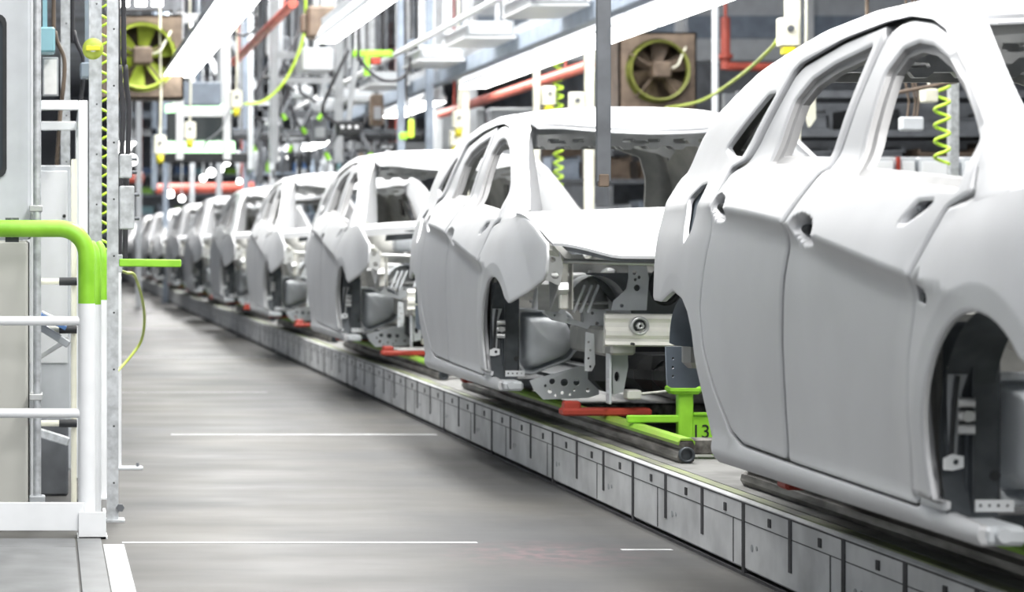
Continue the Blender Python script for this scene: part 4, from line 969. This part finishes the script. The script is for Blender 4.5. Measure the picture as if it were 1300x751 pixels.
# dark racks on the right
rack((6.45, 21, 0), 5.2, .8, 2.5, (.5, 1.15, 1.75, 2.1, 2.45), 'dgrey', 'long dark storage rack on the right, seen through the nearest windows')
bins((6.45, 21, 0), 5.2, 1.15, 12, .7, .2, .40, 'on middle shelf of right dark rack', ['lgrey', 'bluegrey', 'white', 'grey', 'teal'])
bins((6.45, 21, 0), 5.2, 1.75, 8, .7, .12, .26, 'on upper shelf of right dark rack', ['dgrey', 'brown', 'black'])
bins((6.45, 21, 0), 5.2, 2.1, 8, .7, .12, .26, 'below the top of right dark rack', ['dgrey', 'brown', 'black', 'grey'])
one(MB().box(6.4, 11.7, 22.1, 22.2, 0, 2.5), 'back_panel', 'dgrey', 'dark back panel behind the right storage rack', 'panel')
MZ = thing('overhead_cabin', 'pale overhead cabin with dark window band right of the brown fan', 'cabin', (5.3, 31, 3.5))
MB().box(0, 9, 0, 2, 0, 2.2, b=.02).build('body', 'lgrey', MZ)
for i in range(6): MB().box(.15+1.5*i, 1.5+1.5*i, -.03, 0, .30, .60).build('window_band', 'bluegrey', MZ)
for i in range(5): MB().box(1.3+1.7*i, 1.42+1.7*i, -.12, -.03, .2, 2.2).build('mullion', 'white', MZ)
for x in (.2, 8.6): MB().box(x, x+.15, .2, .35, -3.5, 0).build('leg', 'grey', MZ)
one(MB().tube([(at(908, 140, 24.5).x, 24.5, 0), (at(908, 140, 24.5).x, 24.5, 6)], .035, 10), 'pole', 'lgrey', 'pale upright pole right of the brown fan', 'pole')
one(MB().box(7.4, 13.6, 30.6, 30.8, 0, 3.45), 'back_panel', 'dgrey', 'tall dark panel below the overhead cabin', 'panel')
rack((6.2, 29.5, 0), 6, .8, 2.6, (.6, 1.3, 1.9, 2.4), 'dgrey', 'dark rack standing below the overhead cabin')
bins((6.2, 29.5, 0), 6, 1.9, 10, .7, .2, .40, 'on rack under overhead cabin', ['dgrey', 'brown', 'bluegrey', 'black'])
bins((6.2, 29.5, 0), 6, 1.3, 10, .7, .2, .45, 'on lower shelf under overhead cabin', ['dgrey', 'bluegrey', 'lgrey', 'green'])
# duct wall behind the second body roof (brown-grey panels)
for i in range(5):
    a = at(560+62*i, 180, 33); one(MB().box(a.x, a.x+.62, 33, 33.3, 2.0, 3.0, b=.02), 'wall_panel', ['grey', 'lgrey', 'brown', 'grey', 'lgrey'][i], f'{ORD[i]} flat panel from the left behind the second car roof', 'panel')
# ---- centre background: portals, tool rails, racks
def portal(px0, px1, ytop, Y, m, w, lab, mid=None, zb=2.05):
    a = at(px0, ytop, Y); b = at(px1, ytop, Y); P_ = thing('portal_frame', lab, 'frame', (a.x, Y, 0))
    W_ = b.x-a.x
    for x in (0, W_): MB().box(x-w/2, x+w/2, -w/2, w/2, zb, 6.0, b=.008).build('upright', m, P_)
    MB().box(-w/2, W_+w/2, -w/2, w/2, a.z, a.z+w*1.3, b=.008).build('beam', m, P_)
    for z in (mid or ()): MB().box(0, W_, -w/3, w/3, z, z+w*.7).build('cross_rail', m, P_)
portal(228, 288, 30, 27, 'white', .09, 'white portal frame right of the left fan', (2.55,))
portal(318, 345, -20, 30.7, 'lgrey', .075, 'pale twin uprights beside the red slanting pipe', (2.9,))
portal(348, 430, -40, 28, 'grey', .10, 'grey portal frame at top centre left', (3.3, 3.0))
portal(509, 545, -30, 25.5, 'bluegrey', .08, 'blue-grey portal frame at the top centre', (3.0, 3.25))
portal(556, 600, -60, 30, 'lgrey', .10, 'pale portal frame left of the bracket boxes', (3.7, 3.4))
portal(196, 330, 172, 42, 'bluegrey', .10, 'blue-grey portal spanning behind the screens', (2.7,))
portal(330, 478, 150, 38, 'dgrey', .10, 'dark portal over the far line centre', (2.8, 2.5))
portal(380, 560, 190, 50, 'grey', .12, 'grey portal far behind the third car roof', (2.6,))
SCN = thing('screen_panel', 'dark display panel with pale green frame right of the left fan', 'screen', at(212, 196, 29))
MB().box(0, .82, 0, .12, .18, .52, b=.01).build('screen', 'screen', SCN); MB().box(-.02, .84, -.02, .1, .52, .62, b=.01).build('upper_frame', 'screenlit', SCN)
MB().box(-.02, .84, -.03, .1, .02, .16, b=.01).build('lit_band', 'screenlit', SCN); MB().box(-.1, 1.0, -.03, .12, -.10, .02, b=.01).build('lower_bar', 'black', SCN)
for x in (.1, .7): MB().box(x-.03, x+.03, .02, .08, .6, 6.0-SCN.location.z).build('hanger', 'white', SCN)
one(MB().box(*(lambda a, b: (a.x, b.x, 28, 28.3, a.z, b.z))(at(233, 133, 28), at(281, 104, 28)), b=.01).box(at(250, 0, 28).x, at(250, 0, 28).x+.05, 28.1, 28.15, at(0, 104, 28).z, 6), 'equipment_box', 'bluegrey', 'blue-grey box hanging above the display panel', 'box')
for (px, py, Yp, lab) in ((300, 126, 26, 'cream pendant control with yellow cap, right of the display panel'), (241, 166, 26, 'cream pendant control with yellow cap in front of the display'), (203, 184, 24, 'cream pendant control with yellow cap below the left fan'), (582, 152, 25.5, 'small pendant control left of the cream post')):
    c = at(px, py, Yp); P_ = thing('pendant_control', lab, 'control', c)
    MB().box(-.065, .065, -.05, .05, -.10, .10, b=.015).build('case', 'cream', P_); MB().lathe([(.0, -.19), (.035, -.185), (.045, -.10), (.03, -.10)], 12).build('cap', 'yellow', P_)
    MB().tube([(0, 0, .10), (.01, 0, .5), (0, 0, 1.3), (0, 0, 6-c.z)], .012, 8).build('cable', 'cream', P_); MB().tube([(.0, -.05, .02), (0, -.065, .02)], .02, 8).build('button', 'dgrey', P_)
one(MB().tube(curve([at(310, 132, 26), at(335, 128, 26), at(360, 105, 26), at(378, 70, 26), at(386, 40, 26), at(388, 0, 26), at(388, -20, 26)+Vector((0, 0, 2))]), .016, 8), 'cable', 'lime', 'pale green cable rising from the pendant control to the top', 'cable')
one(MB().tube(curve([at(258, 190, 27.6), at(262, 180, 27), at(280, 165, 26.6), at(288, 148, 26.5), at(296, 135, 26.4), at(298, 131, 26.1)]), .013, 8), 'cable', 'lgrey', 'pale cable below the display panel', 'cable')
one(MB().tube(curve([at(455, 40, 24)+Vector((0, 0, 2.7)), at(455, 40, 24), at(458, 75, 24), at(480, 99, 24), at(503, 102, 24), at(518, 90, 24), at(521, 72, 24)]), .017, 8), 'cable', 'cable', 'black cable sagging in a loop at the top centre', 'cable')
one(MB().tube(curve([at(514, 0, 25.2), at(515, 60, 25.2), at(516, 120, 25), at(521, 148, 24.3), at(522, 151.5, 24)]), .015, 8), 'cable', 'cable', 'black cable hanging to the green pushbutton', 'cable')
one(MB().tube([at(308+18*math.cos(a), 28+17*math.sin(a), 25) for a in np.linspace(0, 6.283, 22)], .014, 8, False).tube([at(308, 11, 25), at(308, 11, 25)+Vector((0, 0, 6-at(308, 11, 25).z))], .012, 6), 'cable', 'cable', 'black cable coil in a ring right of the left strip light', 'cable')
PB_ = thing('pushbutton', 'lime pushbutton hanging on the black cable near the short lamp', 'pushbutton', at(522, 164, 24))
MB().box(-.03, .03, -.03, .03, -.09, .10, b=.012).build('case', 'lime', PB_); MB().box(-.12, -.035, -.03, .03, -.11, -.03, b=.012).build('stop_button', 'green', PB_)
GB = thing('green_bracket', 'bright green overhead bracket with red clamp at top centre', 'bracket', at(448, 72, 24.5))
MB().box(0, .42, 0, .08, 0, .07, b=.008).build('bar', 'green', GB); MB().box(.12, .18, 0, .08, -.2, 0, b=.008).build('leg', 'green', GB); MB().box(.19, .29, -.03, .06, -.08, -.01, b=.01).build('clamp', 'red', GB); MB().box(.02, .05, .02, .05, .07, 6-GB.location.z).build('hanger', 'galv', GB)
one(MB().box(*(lambda a, b: (a.x, b.x, 26, 26.6, a.z, b.z))(at(384, 90, 26), at(424, 60, 26)), b=.02).box(at(400, 0, 26).x, at(400, 0, 26).x+.05, 26.1, 26.15, at(0, 60, 26).z, 6), 'equipment_box', 'lgrey', 'pale grey box hanging left of the green bracket', 'box')
MO = thing('hoist_motor', 'dark brown hoist unit with red end at the top centre', 'hoist', at(413, 30, 24.5))
m = MB().box(-.2, .19, -.14, .14, -.16, .18, b=.03); m.box(-.26, -.2, -.09, .09, -.1, .1, b=.02); m.build('motor', 'brown', MO); MB().box(.2, .28, -.1, .1, -.1, .12, b=.02).build('end_cap', 'red', MO); MB().box(-.05, .05, -.04, .04, .1, 6-MO.location.z).build('hanger', 'grey', MO)
# tool rails with hanging nutrunners
TL = thing('tool_rail', 'long black overhead tool rail across the far line', 'rail', at(296, 178, 34))
MB().box(0, 2.75, 0, .07, 0, .09, b=.01).build('rail', 'black', TL); MB().box(0, 2.75, .4, .46, .12, .18).build('second_rail', 'dgrey', TL)
for x in (.1, 1.3, 2.6): MB().box(x, x+.05, 0, .05, .09, 6-TL.location.z).build('hanger', 'dgrey', TL)
TL2 = thing('tool_rail', 'shorter black rail higher up, left of the dark portal', 'rail', at(372, 101, 30))
MB().box(-.4, 1.0, 0, .06, 0, .05, b=.01).build('rail', 'black', TL2); MB().box(.2, .25, 0, .05, .05, 6-TL2.location.z).build('hanger', 'black', TL2)
def tool(c, k, lab):
    T_ = thing('nutrunner', lab, 'tool', c, 'tools hanging on the far rail')
    MB().lathe([(0, -.24), (.02, -.24), (.025, -.12), (.045, -.10), (.045, .08), (.03, .12), (0, .12)], 10).build('body', k, T_); MB().tube([(0, 0, .12), (.02, 0, .22), (0, 0, TL.location.z-.004-c.z)], .012, 6).build('cable', 'cable', T_); MB().box(.03, .075, -.02, .02, -.02, .02, b=.005).build('handle', 'dgrey', T_)
for i in range(18):
    k = random.choice(['blue', 'black', 'dgrey', 'lgrey', 'black', 'grey', 'bluegrey', 'dgrey', 'dgrey', 'orange', 'brown']); 
    c = at(302+11.2*i, random.uniform(196, 206), 34); tool(c, k, f'{k if k not in CN else CN[k]} tool hanging {ORD[i]} from left on the far black rail')
# robot-like gripper units in the centre
for i, (px, py, Yp, k, lab) in enumerate(((345, 160, 31, 'dgrey', 'dark gripper unit hanging above the fifth car body'), (383, 120, 31, 'grey', 'grey gripper unit hanging at left of centre'), (410, 135, 29, 'lgrey', 'pale gripper unit with glowing spots at the centre'), (442, 165, 26.5, 'black', 'black gripper unit above the third car roof'))):
    G_ = thing('gripper_unit', lab, 'gripper', at(px, py, Yp))
    MB().box(-.14, .14, -.1, .1, -.06, .10, b=.02).build('body', k, G_); MB().beam((0, 0, .1), (.12, 0, 1.0), .06, .06).beam((.12, 0, .95), (.12, 0, 6-G_.location.z), .06, .06).build('arm', 'grey', G_)
    for s in (-1, 1):
        f_ = MB().beam((s*.12, 0, -.02), (s*.26, -.05, -.26), .05, .05).build('finger', 'dgrey', G_); MB().tube([(s*.26, -.05, -.26), (s*.22, -.05, -.34)], .03, 8).build('pad', 'green', f_)
    MB().tube(curve([(-.1, -.1, .05), (-.3, -.12, .2), (-.2, -.1, .5), (0, -.05, .9)]), .02, 8).build('hose', 'cable', G_)
    for x in (-.08, 0, .08): MB().tube([(x, -.11, .03), (x, -.12, .03)], .022, 8).build('cap', 'white', G_)
# glowing globes added in place of blurred lamp reflections
for i, (px, py, Yp, r, lab) in enumerate(((167, 203, 38, .085, 'round glowing reflection beside the upper grey switch box'), (216, 246, 44, .07, 'round glowing reflection above the small far cars'), (258, 226, 44, .06, 'leftmost reflection of the glowing cluster above the row'), (268, 219, 44, .075, 'second reflection of the glowing cluster above the row'), (279, 214, 44, .075, 'fourth, brightest reflection of the glowing cluster'), (288, 206, 44, .06, 'topmost reflection of the glowing cluster'), (304, 230, 44, .05, 'lowest reflection of the glowing cluster'), (231, 252, 46, .06, 'low glowing reflection above the small far cars, in the middle'), (424, 128, 34.5, .03, 'left small glowing spot on the pale gripper unit'), (438, 131, 34.5, .03, 'middle small glowing spot near the pale gripper unit'), (463, 128, 34.5, .03, 'right small glowing spot near the pale gripper unit'))):
    L_ = thing('glow_spot', lab, 'lamp', at(px, py, Yp), 'small glowing spots in the background')
    MB().lathe([(0, -r), (r*.7, -r*.7), (r, 0), (r*.7, r*.5), (0, r*.6)], 14, Matrix.Rotation(math.pi/2, 4, 'X')).build('globe', 'lamp', L_); MB().box(-r*.9, r*.9, r*.5, r*.8, -r*.9, r*.9).build('base', 'grey', L_); MB().tube([(0, r*.65, 0), (0, r*.65, 6-L_.location.z)], .012, 6).build('stem', 'grey', L_)
# far racks with bins
for (c, w, h, sh, lab, where, n) in (((4.5, 51, 0), 3.6, 2.7, (.6, 1.2, 1.75, 2.25, 2.65), 'wide rack of coloured bins right of the far end of the row', 'of rack behind far bodies', 9), ((4.6, 40, 0), 3.2, 2.6, (.6, 1.25, 1.8, 2.3), 'rack of coloured bins behind the third and fourth bodies', 'of rack behind third body', 9), ((.6, 71, 0), 8.5, 3.3, (.7, 1.4, 2.0, 2.6, 3.2), 'long far rack crossing the whole background', 'of the farthest rack', 16)):
    rack(c, w, .7, h, sh, 'bluegrey', lab)
    for j, z in enumerate(sh[1:]): bins(c, w, z, n, .6, .18, .31, f'on {["second", "third", "fourth", "top"][j]} level '+where)
for i in range(9):
    px = 176+34*i; a = at(px, 60, 40+i % 3*3); one(MB().box(a.x-.05, a.x+.05, a.y-.05, a.y+.05, 0, 6.0, b=.008), 'steel_column', ['lgrey', 'bluegrey', 'grey'][i % 3], f'{ORD[i]} slim steel column from the left in the far background', 'column', 'far steel columns')
for i in range(7):
    a = at(150, 40+22*i, 56+2*i); one(MB().box(a.x, a.x+9, a.y, a.y+.25, a.z, a.z+.2, b=.01).box(a.x+.3, a.x+.38, a.y+.05, a.y+.13, a.z+.2, 6).box(a.x+7.5, a.x+7.58, a.y+.05, a.y+.13, a.z+.2, 6), 'roof_beam', ['lgrey', 'grey', 'bluegrey'][i % 3], f'{ORD[i]} horizontal roof beam counted from the top in the far background', 'beam', 'far roof beams')
for i in range(6):
    a = at(250+45*i, 40+12*(i % 3), 48); b = at(285+45*i, 110+10*(i % 2), 48); one(MB().beam(a, b, .08, .1).beam(a, (a.x, a.y, 6), .06, .06), 'brace', 'lgrey' if i % 2 else 'white', f'{ORD[i]} slanting roof brace from the left in the background', 'brace', 'far roof braces')

for i, (px, py, Yp, w, h, k, lab) in enumerate(((372, 176, 33, .5, .10, 'black', 'black junction box at the left of the far tool rail'), (405, 165, 31.5, .22, .34, 'dgrey', 'dark grey box hanging right of the dark gripper unit'), (455, 95, 31.6, .30, .22, 'dgrey', 'dark grey box hanging below the green bracket'), (478, 140, 29.5, .16, .40, 'brown', 'upright brown box right of the glowing spots'), (362, 70, 32.4, .12, .5, 'dgrey', 'slim dark upright box right of the red pipe'), (490, 186, 36, .3, .12, 'black', 'black box at the right end of the far tool rail'))):
    c = at(px, py, Yp); B_ = thing('hanging_box', lab, 'box', c)
    MB().box(-w/2, w/2, -.1, .1, -h/2, h/2, b=.02).build('housing', k, B_); MB().tube([(0, 0, h/2), (0, 0, 6-c.z)], .02, 8).build('hanger', 'dgrey', B_)
    MB().box(-w*.3, w*.3, -.112, -.1, -h*.3, h*.1, b=.004).build('cover', 'grey', B_)
for i, (px, dx, Yp) in enumerate(((352, 14, 32.2), (377, -16, 32.6), (408, 20, 33), (436, -12, 33.4), (463, 18, 36), (486, -16, 36.4))):
    one(MB().tube(curve([at(px, -40, Yp)+Vector((0, 0, 2.3)), at(px, 40, Yp), at(px+dx, 90, Yp), at(px+dx*.4, 140, Yp), at(px-dx*.6, 172, Yp)]), .022, 8), 'cable', 'cable', f'{ORD[i]} thick black supply cable from the left hanging at the top centre', 'cable')
